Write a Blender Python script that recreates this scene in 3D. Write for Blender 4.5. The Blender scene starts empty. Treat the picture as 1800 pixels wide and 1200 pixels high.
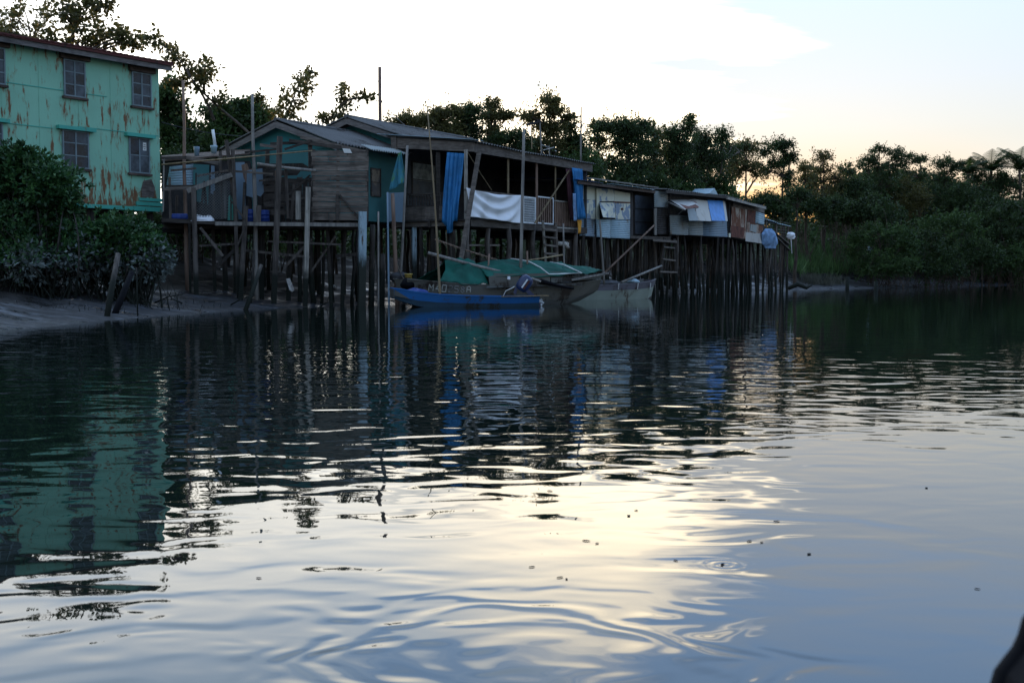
import bpy, math, random
import numpy as np
from mathutils import Vector, Matrix
R = math.radians
scene = bpy.context.scene
C = scene.collection

# ------------------------------------------------------------------ camera
FPX = 2173.0                      # focal length in pixels of the 1800 px wide photograph
EYE = 1.1                         # eye height above the water
PITCH = math.atan(120.0 / FPX)
cam_data = bpy.data.cameras.new("camera")
cam_data.sensor_width = 36.0
cam_data.lens = 36.0 * FPX / 1800.0
cam_data.clip_start = 0.1
cam_data.clip_end = 6000.0
cam = bpy.data.objects.new("camera", cam_data)
cam.location = (0, 0, EYE)
cam.rotation_euler = (math.pi / 2 - PITCH, 0, 0)
C.objects.link(cam)
scene.camera = cam
cam_data.dof.use_dof = True
cam_data.dof.focus_distance = 48.0
cam_data.dof.aperture_fstop = 8.0

# ------------------------------------------------------------------ sky, sun, exposure
SUN_EL, SUN_AZ = R(2.7), R(11.5)    # low behind the trees, a little to the right of the view axis
scene.view_settings.view_transform = 'Standard'
scene.view_settings.look = 'None'
scene.view_settings.exposure = 0.6
scene.view_settings.gamma = 1.0
scene.cycles.max_bounces = 6
scene.cycles.diffuse_bounces = 2
scene.cycles.glossy_bounces = 3
scene.cycles.transmission_bounces = 2
scene.cycles.transparent_max_bounces = 6

world = bpy.data.worlds.new("World")
scene.world = world
world.use_nodes = True
wn, wl = world.node_tree.nodes, world.node_tree.links
wn.clear()
def N(nodes, kind, **kw):
    n = nodes.new(kind)
    for k, v in kw.items():
        if k.startswith('i_'):
            key = k[2:]
            n.inputs[int(key) if key.isdigit() else key.replace('_', ' ')].default_value = v
        else:
            setattr(n, k, v)
    return n
sky = N(wn, 'ShaderNodeTexSky', sky_type='NISHITA', sun_disc=False, sun_elevation=SUN_EL, sun_rotation=SUN_AZ,
        altitude=0.0, air_density=1.0, dust_density=1.2, ozone_density=3.0)
tc = N(wn, 'ShaderNodeTexCoord')
sep = N(wn, 'ShaderNodeSeparateXYZ')
wl.new(tc.outputs['Generated'], sep.inputs[0])
def wm(op, a, b=None, c=None, clamp=False):
    n = wn.new('ShaderNodeMath'); n.operation = op; n.use_clamp = clamp
    for i, v in enumerate((a, b, c)):
        if v is None: continue
        if isinstance(v, (int, float)): n.inputs[i].default_value = v
        else: wl.new(v, n.inputs[i])
    return n.outputs[0]
# thin high cloud, laid on a flat layer far above (direction / height), thickest on the left half of the view
zc = wm('MAXIMUM', sep.outputs['Z'], 0.0)
den = wm('ADD', zc, 0.10)
cu = wm('DIVIDE', sep.outputs['X'], den)
cv = wm('DIVIDE', sep.outputs['Y'], den)
comb = N(wn, 'ShaderNodeCombineXYZ')
wl.new(cu, comb.inputs[0]); wl.new(cv, comb.inputs[1])
mp = N(wn, 'ShaderNodeMapping')
mp.inputs['Scale'].default_value = (0.55, 1.25, 1.0)
mp.inputs['Rotation'].default_value = (0, 0, R(8))
mp.inputs['Location'].default_value = (0.35, 0.9, 0.0)
wl.new(comb.outputs[0], mp.inputs[0])
cn = N(wn, 'ShaderNodeTexNoise', i_Scale=1.5, i_Detail=6.0, i_Roughness=0.55, i_Distortion=0.35)
wl.new(mp.outputs[0], cn.inputs['Vector'])
az = wm('ARCTAN2', sep.outputs['X'], sep.outputs['Y'])                 # 0 straight ahead, + to the right
bank_cloud = N(wn, 'ShaderNodeMapRange', interpolation_type='SMOOTHSTEP')
for k, v in (('From Min', 0.04), ('From Max', 0.29), ('To Min', 0.19), ('To Max', -0.24)):
    bank_cloud.inputs[k].default_value = v
wl.new(az, bank_cloud.inputs['Value'])
cl = wm('ADD', cn.outputs['Fac'], bank_cloud.outputs[0])
cr = N(wn, 'ShaderNodeMapRange', interpolation_type='SMOOTHSTEP')
for k, v in (('From Min', 0.44), ('From Max', 0.66), ('To Min', 0.0), ('To Max', 1.0)):
    cr.inputs[k].default_value = v
wl.new(cl, cr.inputs['Value'])
fwd = N(wn, 'ShaderNodeMapRange', interpolation_type='SMOOTHSTEP')     # the cloud lies towards the sunset only
for k, v in (('From Min', -0.2), ('From Max', 0.5), ('To Min', 0.12), ('To Max', 1.0)):
    fwd.inputs[k].default_value = v
wl.new(sep.outputs['Y'], fwd.inputs['Value'])
cloud_f = wm('MULTIPLY', cr.outputs[0], fwd.outputs[0])
cloud_f = wm('MULTIPLY', cloud_f, 0.8)
# the high haze that the dusk sky is veiled with: pale at the horizon, blue overhead
def vscale(col, f):
    n = wn.new('ShaderNodeVectorMath'); n.operation = 'SCALE'
    wl.new(col, n.inputs[0])
    if isinstance(f, (int, float)): n.inputs['Scale'].default_value = f
    else: wl.new(f, n.inputs['Scale'])
    return n.outputs[0]
ramp = N(wn, 'ShaderNodeValToRGB')
el = ramp.color_ramp.elements
el[0].position, el[0].color = 0.0, (0.38, 0.40, 0.38, 1)
el[1].position, el[1].color = 1.0, (0.27, 0.42, 0.70, 1)
for pos_, c_ in ((0.055, (0.37, 0.395, 0.38, 1)), (0.105, (0.34, 0.372, 0.378, 1)), (0.20, (0.34, 0.42, 0.525, 1)), (0.31, (0.36, 0.58, 0.94, 1)), (0.5, (0.30, 0.45, 0.72, 1))):
    e_ = el.new(pos_); e_.color = c_
wl.new(zc, ramp.inputs[0])
veil = vscale(ramp.outputs[0], wm('ADD', wm('MULTIPLY', fwd.outputs[0], 5.5), 8.0))
dotn = N(wn, 'ShaderNodeVectorMath', operation='DOT_PRODUCT')
wl.new(tc.outputs['Generated'], dotn.inputs[0])
dotn.inputs[1].default_value = (math.sin(SUN_AZ) * math.cos(SUN_EL), math.cos(SUN_AZ) * math.cos(SUN_EL), math.sin(SUN_EL))
glow = N(wn, 'ShaderNodeMapRange', interpolation_type='SMOOTHSTEP')
for k, v in (('From Min', 0.93), ('From Max', 0.998), ('To Min', 0.0), ('To Max', 1.0)):
    glow.inputs[k].default_value = v
wl.new(dotn.outputs['Value'], glow.inputs['Value'])
hic = N(wn, 'ShaderNodeMapRange', interpolation_type='SMOOTHSTEP')
for k, v in (('From Min', 0.17), ('From Max', 0.34), ('To Min', 0.0), ('To Max', 1.0)):
    hic.inputs[k].default_value = v
wl.new(zc, hic.inputs['Value'])
chi = N(wn, 'ShaderNodeMix', data_type='RGBA')
wl.new(hic.outputs[0], chi.inputs[0])
chi.inputs[6].default_value = (21.0, 20.0, 17.8, 1)
chi.inputs[7].default_value = (9.4, 12.0, 15.2, 1)
ccol = N(wn, 'ShaderNodeMix', data_type='RGBA')
wl.new(glow.outputs[0], ccol.inputs[0])
wl.new(chi.outputs[2], ccol.inputs[6])
ccol.inputs[7].default_value = (34.0, 28.5, 20.0, 1)
# sunset colour low over the hidden sun
lowf = N(wn, 'ShaderNodeMapRange', interpolation_type='SMOOTHSTEP')
for k, v in (('From Min', 0.03), ('From Max', 0.115), ('To Min', 1.0), ('To Max', 0.0)):
    lowf.inputs[k].default_value = v
wl.new(zc, lowf.inputs['Value'])
glow2 = N(wn, 'ShaderNodeMapRange', interpolation_type='SMOOTHSTEP')
for k, v in (('From Min', 0.972), ('From Max', 0.999), ('To Min', 0.0), ('To Max', 1.0)):
    glow2.inputs[k].default_value = v
wl.new(dotn.outputs['Value'], glow2.inputs['Value'])
tint = N(wn, 'ShaderNodeMix', data_type='RGBA', blend_type='MULTIPLY')
wl.new(wm('MULTIPLY', lowf.outputs[0], glow2.outputs[0]), tint.inputs[0])
wl.new(veil, tint.inputs[6])
tint.inputs[7].default_value = (1.0, 0.50, 0.16, 1)
veil = tint.outputs[2]
base = N(wn, 'ShaderNodeVectorMath', operation='ADD')
wl.new(vscale(sky.outputs[0], 0.18), base.inputs[0]); wl.new(veil, base.inputs[1])
mix = N(wn, 'ShaderNodeMix', data_type='RGBA', blend_type='MIX')
wl.new(cloud_f, mix.inputs[0])
wl.new(base.outputs[0], mix.inputs[6])
wl.new(ccol.outputs[2], mix.inputs[7])
bg = N(wn, 'ShaderNodeBackground', i_Strength=0.1)
wl.new(mix.outputs[2], bg.inputs['Color'])
wo = N(wn, 'ShaderNodeOutputWorld')
wl.new(bg.outputs[0], wo.inputs[0])

sun_data = bpy.data.lights.new("sun", 'SUN')
sun_data.energy = 2.0
sun_data.angle = R(0.5)
sun_data.color = (1.0, 0.62, 0.32)
sun = bpy.data.objects.new("sun", sun_data)
sdir = Vector((math.sin(SUN_AZ) * math.cos(SUN_EL), math.cos(SUN_AZ) * math.cos(SUN_EL), math.sin(SUN_EL)))
sun.rotation_euler = (-sdir).to_track_quat('-Z', 'Y').to_euler()
sun.location = (60, 300, 60)
C.objects.link(sun)

# ------------------------------------------------------------------ helpers
def ray(px, py):
    f, cy = FPX, 600.0
    F = Vector((0, math.cos(PITCH), -math.sin(PITCH))); U = Vector((0, math.sin(PITCH), math.cos(PITCH)))
    return F * f + Vector((1, 0, 0)) * (px - 900.0) + U * (cy - py)
def at(px, py, Y):
    """the world point at distance Y in front of the eye that the photograph shows at (px, py)"""
    d = ray(px, py); t = Y / d.y
    return Vector((d.x * t, Y, EYE + d.z * t))
def on_z(px, py, z=0.0):
    d = ray(px, py); t = (z - EYE) / d.z
    return Vector((d.x * t, d.y * t, z))

class Frame:
    """a building's own axes: u along its river front, v into the building, z up"""
    def __init__(s, ox, oy, ux, uy, flip=False):
        l = math.hypot(ux, uy)
        s.o = Vector((ox, oy, 0)); s.u = Vector((ux / l, uy / l, 0))
        s.v = Vector((-s.u.y, s.u.x, 0))
        if flip: s.v = -s.v
    def w(s, u, v, z): return s.o + s.u * u + s.v * v + Vector((0, 0, z))
    def uv(s, p):
        d = Vector((p[0], p[1], 0)) - s.o
        return d.dot(s.u), d.dot(s.v)
    def hit(s, px, py, v=0.0):
        d = ray(px, py); e = Vector((0, 0, EYE)); o = s.o + s.v * v
        t = (o - e).dot(s.v) / d.dot(s.v); p = e + d * t
        return (p - s.o).dot(s.u), p.z
    def hitu(s, px, py, u=0.0):
        d = ray(px, py); e = Vector((0, 0, EYE)); o = s.o + s.u * u
        t = (o - e).dot(s.u) / d.dot(s.u); p = e + d * t
        return (p - s.o).dot(s.v), p.z
    def on(s, px, py, v=0.0):
        u, z = s.hit(px, py, v); return s.w(u, v, z)
    def onu(s, px, py, u=0.0):
        v, z = s.hitu(px, py, u); return s.w(u, v, z)

class MB:
    """collects boxes, beams, tubes, slabs and sheets; build() links them as ONE mesh object"""
    def __init__(s): s.v, s.f = [], []
    def add(s, vs, fs):
        n = len(s.v); s.v += [tuple(x) for x in vs]; s.f += [tuple(n + i for i in f) for f in fs]; return s
    def hexa(s, p):   # p: 8 corners, bottom 4 then top 4, both in the same turning sense
        return s.add(p, [(3, 2, 1, 0), (4, 5, 6, 7), (0, 1, 5, 4), (1, 2, 6, 5), (2, 3, 7, 6), (3, 0, 4, 7)])
    def fbox(s, fr, u0, u1, v0, v1, z0, z1):
        return s.hexa([fr.w(u0, v0, z0), fr.w(u1, v0, z0), fr.w(u1, v1, z0), fr.w(u0, v1, z0),
                       fr.w(u0, v0, z1), fr.w(u1, v0, z1), fr.w(u1, v1, z1), fr.w(u0, v1, z1)])
    def slab(s, q, off):   # a flat polygon q given thickness by the offset vector
        n = len(q); q = [Vector(a) for a in q]; off = Vector(off)
        vs = q + [a + off for a in q]
        fs = [tuple(range(n))[::-1], tuple(range(n, 2 * n))] + [(i, (i + 1) % n, n + (i + 1) % n, n + i) for i in range(n)]
        return s.add(vs, fs)
    def beam(s, p, q, w, h=None, up=(0, 0, 1), taper=1.0):
        p, q = Vector(p), Vector(q); h = h or w
        d = (q - p).normalized(); up = Vector(up)
        if abs(d.dot(up)) > 0.97: up = Vector((0.35, -0.94, 0))
        a = d.cross(up).normalized(); b = a.cross(d).normalized()
        vs = []
        for c, k in ((p, 1.0), (q, taper)):
            vs += [c + a * (w * k / 2) * i + b * (h * k / 2) * j for i, j in ((-1, -1), (1, -1), (1, 1), (-1, 1))]
        return s.hexa(vs)
    def tube(s, pts, rad, n=7, cap=True):
        pts = [Vector(p) for p in pts]; m = len(pts)
        if isinstance(rad, (int, float)): rad = [rad] * m
        vs, fs = [], []
        ref = Vector((0.3, 0.9, 0.1))
        for i, p in enumerate(pts):
            d = (pts[min(i + 1, m - 1)] - pts[max(i - 1, 0)]).normalized()
            a = d.cross(ref)
            if a.length < 1e-3: a = d.cross(Vector((1, 0, 0)))
            a.normalize(); b = d.cross(a).normalized()
            for k in range(n):
                t = 2 * math.pi * k / n
                vs.append(p + (a * math.cos(t) + b * math.sin(t)) * rad[i])
        for i in range(m - 1):
            for k in range(n):
                k2 = (k + 1) % n
                fs.append((i * n + k, i * n + k2, (i + 1) * n + k2, (i + 1) * n + k))
        if cap:
            fs.append(tuple(range(n))[::-1]); fs.append(tuple((m - 1) * n + k for k in range(n)))
        return s.add(vs, fs)
    def grid(s, fn, nu, nv, thick=None):
        """a bent sheet fn(a, b), a and b in 0..1; thick: offset vector (or function of a, b) for its other face"""
        vs = [Vector(fn(i / nu, j / nv)) for j in range(nv + 1) for i in range(nu + 1)]
        W = nu + 1
        fs = [(j * W + i, j * W + i + 1, (j + 1) * W + i + 1, (j + 1) * W + i) for j in range(nv) for i in range(nu)]
        if thick is not None:
            off = Vector(thick); n = len(vs)
            vs = vs + [p + off for p in vs]
            fs = fs + [tuple(n + k for k in f[::-1]) for f in fs]
            edge = [i for i in range(nu)]
            for i in range(nu):
                fs.append((i + 1, i, n + i, n + i + 1)); a = nv * W + i; fs.append((a, a + 1, n + a + 1, n + a))
            for j in range(nv):
                a, b = j * W, (j + 1) * W; fs.append((a, b, n + b, n + a)); a, b = a + nu, b + nu; fs.append((b, a, n + a, n + b))
        return s.add(vs, fs)
    def corrugated(s, p00, p10, p01, p11, waves, amp, normal, along='a', thick=0.006, nb=2):
        """a corrugated sheet between four corners; waves run across the a (or b) direction"""
        p00, p10, p01, p11 = map(Vector, (p00, p10, p01, p11)); nr = Vector(normal).normalized()
        def fn(a, b):
            p = p00 * (1 - a) * (1 - b) + p10 * a * (1 - b) + p01 * (1 - a) * b + p11 * a * b
            t = a if along == 'a' else b
            span = (p10 - p00).length
            wob = 0.0 if span < 3 else .018 * math.sin(5.1 * a + 1.7 * p00.x) + .014 * math.sin(13 * a + 4 * b + p00.y) - .05 * math.sin(math.pi * a) * (1 - b * .6)
            return p + nr * (amp * math.sin(2 * math.pi * waves * t) + wob)
        k = max(2, int(waves * 6))
        return s.grid(fn, k if along == 'a' else nb, nb if along == 'a' else k, nr * thick)
    def build(s, name, m, parent=None, smooth=False, origin=None):
        vs = np.array([tuple(v) for v in s.v], dtype=float).reshape(-1, 3)
        if parent is not None:
            org = np.array(parent['_w'], dtype=float)
        elif origin is not None:
            org = np.array(tuple(origin), dtype=float)
        else:
            org = np.array([vs[:, 0].mean(), vs[:, 1].mean(), vs[:, 2].min()])
        me = bpy.data.meshes.new(name)
        me.from_pydata((vs - org).tolist(), [], s.f)
        me.validate()
        me.update()
        if smooth:
            me.polygons.foreach_set('use_smooth', [True] * len(me.polygons))
        o = bpy.data.objects.new(name, me)
        me.materials.append(m)
        C.objects.link(o)
        o['_w'] = tuple(org)
        if parent is None: o.location = org
        else: o.parent = parent
        return o

def tag(o, label, cat, group=None, kind=None):
    if label: o['label'] = label
    if cat: o['category'] = cat
    if group: o['group'] = group
    if kind: o['kind'] = kind
    return o
def thing(name, loc, label, cat, group=None):
    o = bpy.data.objects.new(name, None); C.objects.link(o)
    o.empty_display_size = 0.2
    o.location = tuple(loc); o['_w'] = tuple(loc)
    return tag(o, label, cat, group)
def struct(o): o['kind'] = 'structure'; return o
# ------------------------------------------------------------------ materials
class Mat:
    def __init__(s, name):
        s.m = bpy.data.materials.new(name); s.m.use_nodes = True
        s.n, s.l = s.m.node_tree.nodes, s.m.node_tree.links
        s.n.clear()
        s.out = s.n.new('ShaderNodeOutputMaterial')
    def node(s, kind, **kw): return N(s.n, kind, **kw)
    def link(s, a, b): s.l.new(a, b)
    def math(s, op, a, b=None, c=None, clamp=False):
        n = s.n.new('ShaderNodeMath'); n.operation = op; n.use_clamp = clamp
        for i, v in enumerate((a, b, c)):
            if v is None: continue
            if isinstance(v, (int, float)): n.inputs[i].default_value = v
            else: s.l.new(v, n.inputs[i])
        return n.outputs[0]
    def coords(s, scale=(1, 1, 1), kind='obj', rot=(0, 0, 0), shift=True):
        if kind == 'obj':
            c = s.node('ShaderNodeTexCoord').outputs['Object']
        else:
            c = s.node('ShaderNodeNewGeometry').outputs['Position']
        if kind == 'obj' and shift:
            oi = s.node('ShaderNodeObjectInfo')
            sc = s.math('MULTIPLY', oi.outputs['Random'], 37.0)
            va = s.node('ShaderNodeVectorMath', operation='ADD')
            s.link(c, va.inputs[0]); s.link(sc, va.inputs[1]); c = va.outputs[0]
        mp = s.node('ShaderNodeMapping')
        mp.inputs['Scale'].default_value = scale; mp.inputs['Rotation'].default_value = rot
        s.link(c, mp.inputs[0]); return mp.outputs[0]
    def noise(s, vec, scale, detail=4.0, rough=0.55, dist=0.0):
        n = s.node('ShaderNodeTexNoise', i_Scale=scale, i_Detail=detail, i_Roughness=rough, i_Distortion=dist)
        s.link(vec, n.inputs['Vector']); return n.outputs['Fac']
    def step(s, v, a, b, lo=0.0, hi=1.0):
        n = s.node('ShaderNodeMapRange', interpolation_type='SMOOTHSTEP')
        for k, x in (('From Min', a), ('From Max', b), ('To Min', lo), ('To Max', hi)): n.inputs[k].default_value = x
        s.link(v, n.inputs['Value']); return n.outputs[0]
    def mix(s, f, a, b, mode='MIX'):
        n = s.node('ShaderNodeMix', data_type='RGBA', blend_type=mode)
        for i, v in ((0, f), (6, a), (7, b)):
            if isinstance(v, (int, float)): n.inputs[i].default_value = v
            elif isinstance(v, tuple): n.inputs[i].default_value = v if len(v) == 4 else (*v, 1)
            else: s.link(v, n.inputs[i])
        return n.outputs[2]
    def island(s): return s.node('ShaderNodeNewGeometry').outputs['Random Per Island']
    def objrand(s): return s.node('ShaderNodeObjectInfo').outputs['Random']
    def scale_col(s, col, fac):
        n = s.node('ShaderNodeVectorMath', operation='SCALE'); s.link(col, n.inputs[0])
        if isinstance(fac, (int, float)): n.inputs['Scale'].default_value = fac
        else: s.link(fac, n.inputs['Scale'])
        return n.outputs[0]
    def surf(s, col, rough=0.7, spec=0.3, bump=None, bump_d=0.01, metal=0.0):
        b = s.node('ShaderNodeBsdfPrincipled')
        for key, v in (('Base Color', col), ('Roughness', rough), ('Metallic', metal), ('Specular IOR Level', spec)):
            if isinstance(v, (int, float)): b.inputs[key].default_value = v
            elif isinstance(v, tuple): b.inputs[key].default_value = (*v[:3], 1)
            else: s.link(v, b.inputs[key])
        if bump is not None:
            bn = s.node('ShaderNodeBump', i_Strength=1.0, i_Distance=bump_d)
            s.link(bump, bn.inputs['Height']); s.link(bn.outputs[0], b.inputs['Normal'])
        s.link(b.outputs[0], s.out.inputs[0]); s.b = b
        return s.m

def wood(name, c1, c2, grain=(14, 14, 1.2), tide=False, rough=0.8, vary=0.5):
    m = Mat(name)
    v = m.coords(grain)
    f = m.noise(v, 1.0, 5.0, 0.65, 0.3)
    v2 = m.coords((2.0, 2.0, 2.0)); f2 = m.noise(v2, 1.0, 3.0)
    col = m.mix(m.step(f, 0.32, 0.68), c1, c2)
    col = m.mix(m.step(f2, 0.5, 0.7, 0, 0.5), col, tuple(x * 0.45 for x in c1))
    r = m.math('ADD', m.math('MULTIPLY', m.math('ADD', m.island(), m.objrand()), vary), 1.0 - vary)
    col = m.scale_col(col, r)
    if tide:      # stilts are black and slimy with algae up to the high-water mark
        p = m.node('ShaderNodeSeparateXYZ'); m.link(m.coords((1, 1, 1), 'pos'), p.inputs[0])
        h = m.math('ADD', p.outputs['Z'], m.math('MULTIPLY', f2, 0.9))
        col = m.mix(m.step(h, 1.35, 1.75), (0.010, 0.013, 0.009), col)
    return m.surf(col, rough, 0.25, f, 0.006)

def painted(name, base, rust=(0.16, 0.07, 0.025), amount=0.5, streak=(3.0, 3.0, 0.55), grime=0.5, rough=0.6, second=None, lowz=None, tide=False):
    """paint with rust or bare patches that run down in streaks"""
    m = Mat(name)
    v = m.coords((1, 1, 1), shift=False)
    big = m.noise(v, 0.7, 4.0)
    st = m.noise(m.coords(streak, shift=False), 1.0, 5.0, 0.6, 0.2)
    fine = m.noise(m.coords((9, 9, 2.6), shift=False), 1.0, 5.0, 0.7)
    col = m.mix(m.step(big, 0.3, 0.7, 0, grime), base, tuple(x * 0.6 for x in base))
    if second:
        col = m.mix(m.step(m.noise(v, 1.9, 6.0, 0.6, 0.5), 0.50, 0.53), col, second)
    mask = m.math('ADD', m.math('MULTIPLY', st, 0.65), m.math('MULTIPLY', fine, 0.35))
    mask = m.math('ADD', mask, m.math('MULTIPLY', m.math('SUBTRACT', big, 0.5), 0.25))
    if lowz is not None:
        p = m.node('ShaderNodeSeparateXYZ'); m.link(m.coords((1, 1, 1), 'pos'), p.inputs[0])
        mask = m.math('ADD', mask, m.step(p.outputs['Z'], lowz[0], lowz[1], lowz[2], 0.0))
    t = 0.68 - 0.2 * amount
    rm = m.step(mask, t, t + 0.035)
    rc = m.mix(fine, rust, tuple(x * 0.35 for x in rust))
    col = m.mix(rm, col, rc)
    col = m.mix(m.step(mask, t - 0.05, t, 0, 0.35), col, rust)
    if tide:
        p = m.node('ShaderNodeSeparateXYZ'); m.link(m.coords((1, 1, 1), 'pos'), p.inputs[0])
        col = m.mix(m.step(m.math('ADD', p.outputs['Z'], fine), 1.75, 2.7), (0.014, 0.018, 0.013), col)
    return m.surf(col, rough, 0.3, mask, 0.01)

def plain(name, c, rough=0.6, var=0.35, scale=3.0, spec=0.3, bump=0.004, metal=0.0):
    m = Mat(name)
    f = m.noise(m.coords((1, 1, 1)), scale, 5.0, 0.6)
    col = m.mix(m.step(f, 0.3, 0.7), tuple(x * (1 - var) for x in c), tuple(min(1, x * (1 + var * 0.5)) for x in c))
    return m.surf(col, rough, spec, f, bump, metal)

def leafmat(name, c1, c2, trans=0.35, rough=0.55):
    m = Mat(name)
    r = m.island()
    f = m.noise(m.coords((1, 1, 1), 'pos'), 0.9, 3.0)
    col = m.mix(r, c1, c2)
    col = m.scale_col(col, m.step(f, 0.3, 0.7, 0.6, 1.3))
    b = m.node('ShaderNodeBsdfPrincipled', i_Roughness=rough)
    b.inputs['Specular IOR Level'].default_value = 0.25
    m.link(col, b.inputs['Base Color'])
    t = m.node('ShaderNodeBsdfTranslucent'); m.link(m.scale_col(col, 1.2), t.inputs[0])
    mx = m.node('ShaderNodeMixShader', i_0=trans)
    m.link(b.outputs[0], mx.inputs[1]); m.link(t.outputs[0], mx.inputs[2]); m.link(mx.outputs[0], m.out.inputs[0])
    return m.m

def glass(name, c=(0.02, 0.025, 0.03), rough=0.15):
    m = Mat(name)
    f = m.noise(m.coords((1, 1, 1)), 2.5, 5.0, 0.6)
    col = m.mix(m.step(f, 0.35, 0.7), c, tuple(min(1, x * 2.6 + 0.01) for x in c))
    return m.surf(col, m.step(f, 0.3, 0.7, rough, rough + 0.35), 0.3)

M = {}
M['stilt'] = wood('stilt_wood', (0.016, 0.014, 0.012), (0.052, 0.044, 0.037), (16, 16, 1.0), tide=True)
M['post'] = wood('grey_post_wood', (0.045, 0.037, 0.032), (0.12, 0.102, 0.088), (16, 16, 1.0), tide=True)
M['pale_post'] = wood('bleached_post_wood', (0.16, 0.15, 0.13), (0.40, 0.37, 0.32), (18, 18, 1.0), tide=True)
M['blue_post'] = painted('peeling_pale_blue_paint', (0.34, 0.46, 0.52), (0.10, 0.08, 0.06), 0.6, (12, 12, 1.2), tide=True)
M['plank'] = wood('weathered_plank', (0.055, 0.045, 0.038), (0.165, 0.138, 0.115), (1.2, 1.2, 11), vary=0.75)
M['dark_plank'] = wood('dark_plank', (0.03, 0.025, 0.021), (0.08, 0.067, 0.057), (2.0, 2.0, 22))
M['beam'] = wood('beam_wood', (0.075, 0.061, 0.052), (0.165, 0.14, 0.118), (3, 3, 20), vary=0.4)
M['bamboo'] = wood('bamboo', (0.16, 0.115, 0.065), (0.28, 0.215, 0.13), (8, 8, 1.0), vary=0.3)
M['grey_pole'] = wood('grey_pole', (0.14, 0.13, 0.12), (0.28, 0.26, 0.23), (14, 14, 0.8), vary=0.3)
M['brown_pole'] = wood('brown_pole', (0.14, 0.09, 0.065), (0.24, 0.16, 0.12), (14, 14, 0.8), vary=0.3)
M['green_wall'] = painted('peeling_green_paint', (0.25, 0.52, 0.365), (0.22, 0.11, 0.05), 0.55, (6.0, 6.0, 1.5), 0.3, 0.65, lowz=(3.1, 4.4, 0.15))
M['green_trim'] = painted('green_trim_paint', (0.07, 0.40, 0.31), (0.18, 0.09, 0.04), 0.35, (4, 4, 2))
M['teal_wall'] = painted('faded_teal_plaster', (0.06, 0.19, 0.19), (0.10, 0.08, 0.06), 0.25, (2, 2, 0.5), 0.5, 0.8)
M['teal_gable'] = painted('teal_gable_paint', (0.045, 0.22, 0.235), (0.07, 0.07, 0.06), 0.2, (2, 2, 0.6), 0.4, 0.8)
M['red_roof'] = painted('red_brown_roofing', (0.105, 0.03, 0.026), (0.05, 0.03, 0.025), 0.5, (1.5, 1.5, 1.5), 0.5, 0.85)
M['fascia'] = wood('grey_fascia_board', (0.10, 0.09, 0.085), (0.19, 0.17, 0.16), (3, 3, 18), vary=0.25)
M['lintel'] = wood('dark_lintel', (0.05, 0.033, 0.025), (0.10, 0.07, 0.055), (3, 3, 14), vary=0.3)
M['roof'] = painted('grey_asbestos_roofing', (0.115, 0.115, 0.115), (0.06, 0.055, 0.05), 0.55, (1.6, 1.6, 1.6), 0.6, 0.85)
M['pale_metal'] = painted('pale_blue_sheet_metal', (0.34, 0.48, 0.55), (0.20, 0.15, 0.10), 0.28, (2.5, 2.5, 0.6), 0.35, 0.5)
M['grey_metal'] = painted('grey_sheet_metal', (0.27, 0.31, 0.31), (0.20, 0.13, 0.07), 0.42, (2.5, 2.5, 0.5), 0.5, 0.5)
M['blue_grey_metal'] = painted('blue_grey_sheet_metal', (0.18, 0.26, 0.33), (0.08, 0.07, 0.06), 0.35, (2.5, 2.5, 0.7), 0.5, 0.5)
M['rust_metal'] = painted('rusted_sheet_metal', (0.42, 0.36, 0.29), (0.17, 0.055, 0.022), 0.98, (2.2, 2.2, 0.6), 0.4, 0.75)
M['light_rust'] = painted('pale_rust_stained_sheet', (0.46, 0.45, 0.42), (0.22, 0.10, 0.05), 0.5, (2.2, 2.2, 0.8), 0.3, 0.6)
M['red_rust'] = plain('red_rust', (0.13, 0.045, 0.03), 0.85, 0.5)
M['cream'] = painted('cream_board_paint', (0.60, 0.60, 0.47), (0.20, 0.24, 0.27), 0.28, (1.6, 1.6, 1.2), 0.15, 0.6)
M['cream_peel'] = painted('peeling_cream_paint', (0.62, 0.62, 0.50), (0.2, 0.2, 0.2), 0.1, (1.6, 1.6, 1.2), 0.15, 0.6, second=(0.20, 0.27, 0.36))
M['pale_sheet'] = painted('whitish_sheet', (0.52, 0.50, 0.45), (0.3, 0.26, 0.2), 0.45, (2, 2, 0.6), 0.3, 0.6)
M['blue_sheet'] = plain('bright_blue_sheet', (0.045, 0.24, 0.62), 0.5, 0.2)
M['blue_tarp'] = plain('blue_tarpaulin', (0.035, 0.21, 0.46), 0.55, 0.3, 2.0)
M['dark_blue'] = plain('dark_blue_plastic', (0.02, 0.06, 0.22), 0.5, 0.4)
M['barrel_blue'] = plain('blue_plastic', (0.012, 0.04, 0.20), 0.4, 0.3)
M['green_tarp'] = plain('green_tarpaulin', (0.008, 0.085, 0.062), 0.7, 0.4, 1.6, spec=0.15)
M['white_cloth'] = plain('white_cloth', (0.80, 0.81, 0.83), 0.85, 0.06, 1.5)
M['print_cloth'] = painted('printed_cloth', (0.07, 0.27, 0.36), (0.16, 0.38, 0.12), 0.75, (1.6, 1.6, 1.6), 0.2, 0.85)
M['maroon_cloth'] = plain('maroon_cloth', (0.075, 0.028, 0.035), 0.85, 0.3)
M['striped_cloth'] = plain('light_blue_cloth', (0.20, 0.33, 0.52), 0.85, 0.4, 4.0)
M['yellow'] = plain('yellow_plastic', (0.55, 0.40, 0.10), 0.55, 0.2)
M['orange_cloth'] = plain('orange_cloth', (0.62, 0.28, 0.03), 0.85, 0.2)
M['white_paint'] = plain('white_metal_paint', (0.62, 0.66, 0.68), 0.5, 0.2)
M['wire'] = plain('galvanised_wire', (0.12, 0.13, 0.13), 0.5, 0.2)
M['dark_metal'] = plain('dark_metal', (0.05, 0.05, 0.055), 0.5, 0.3)
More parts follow.
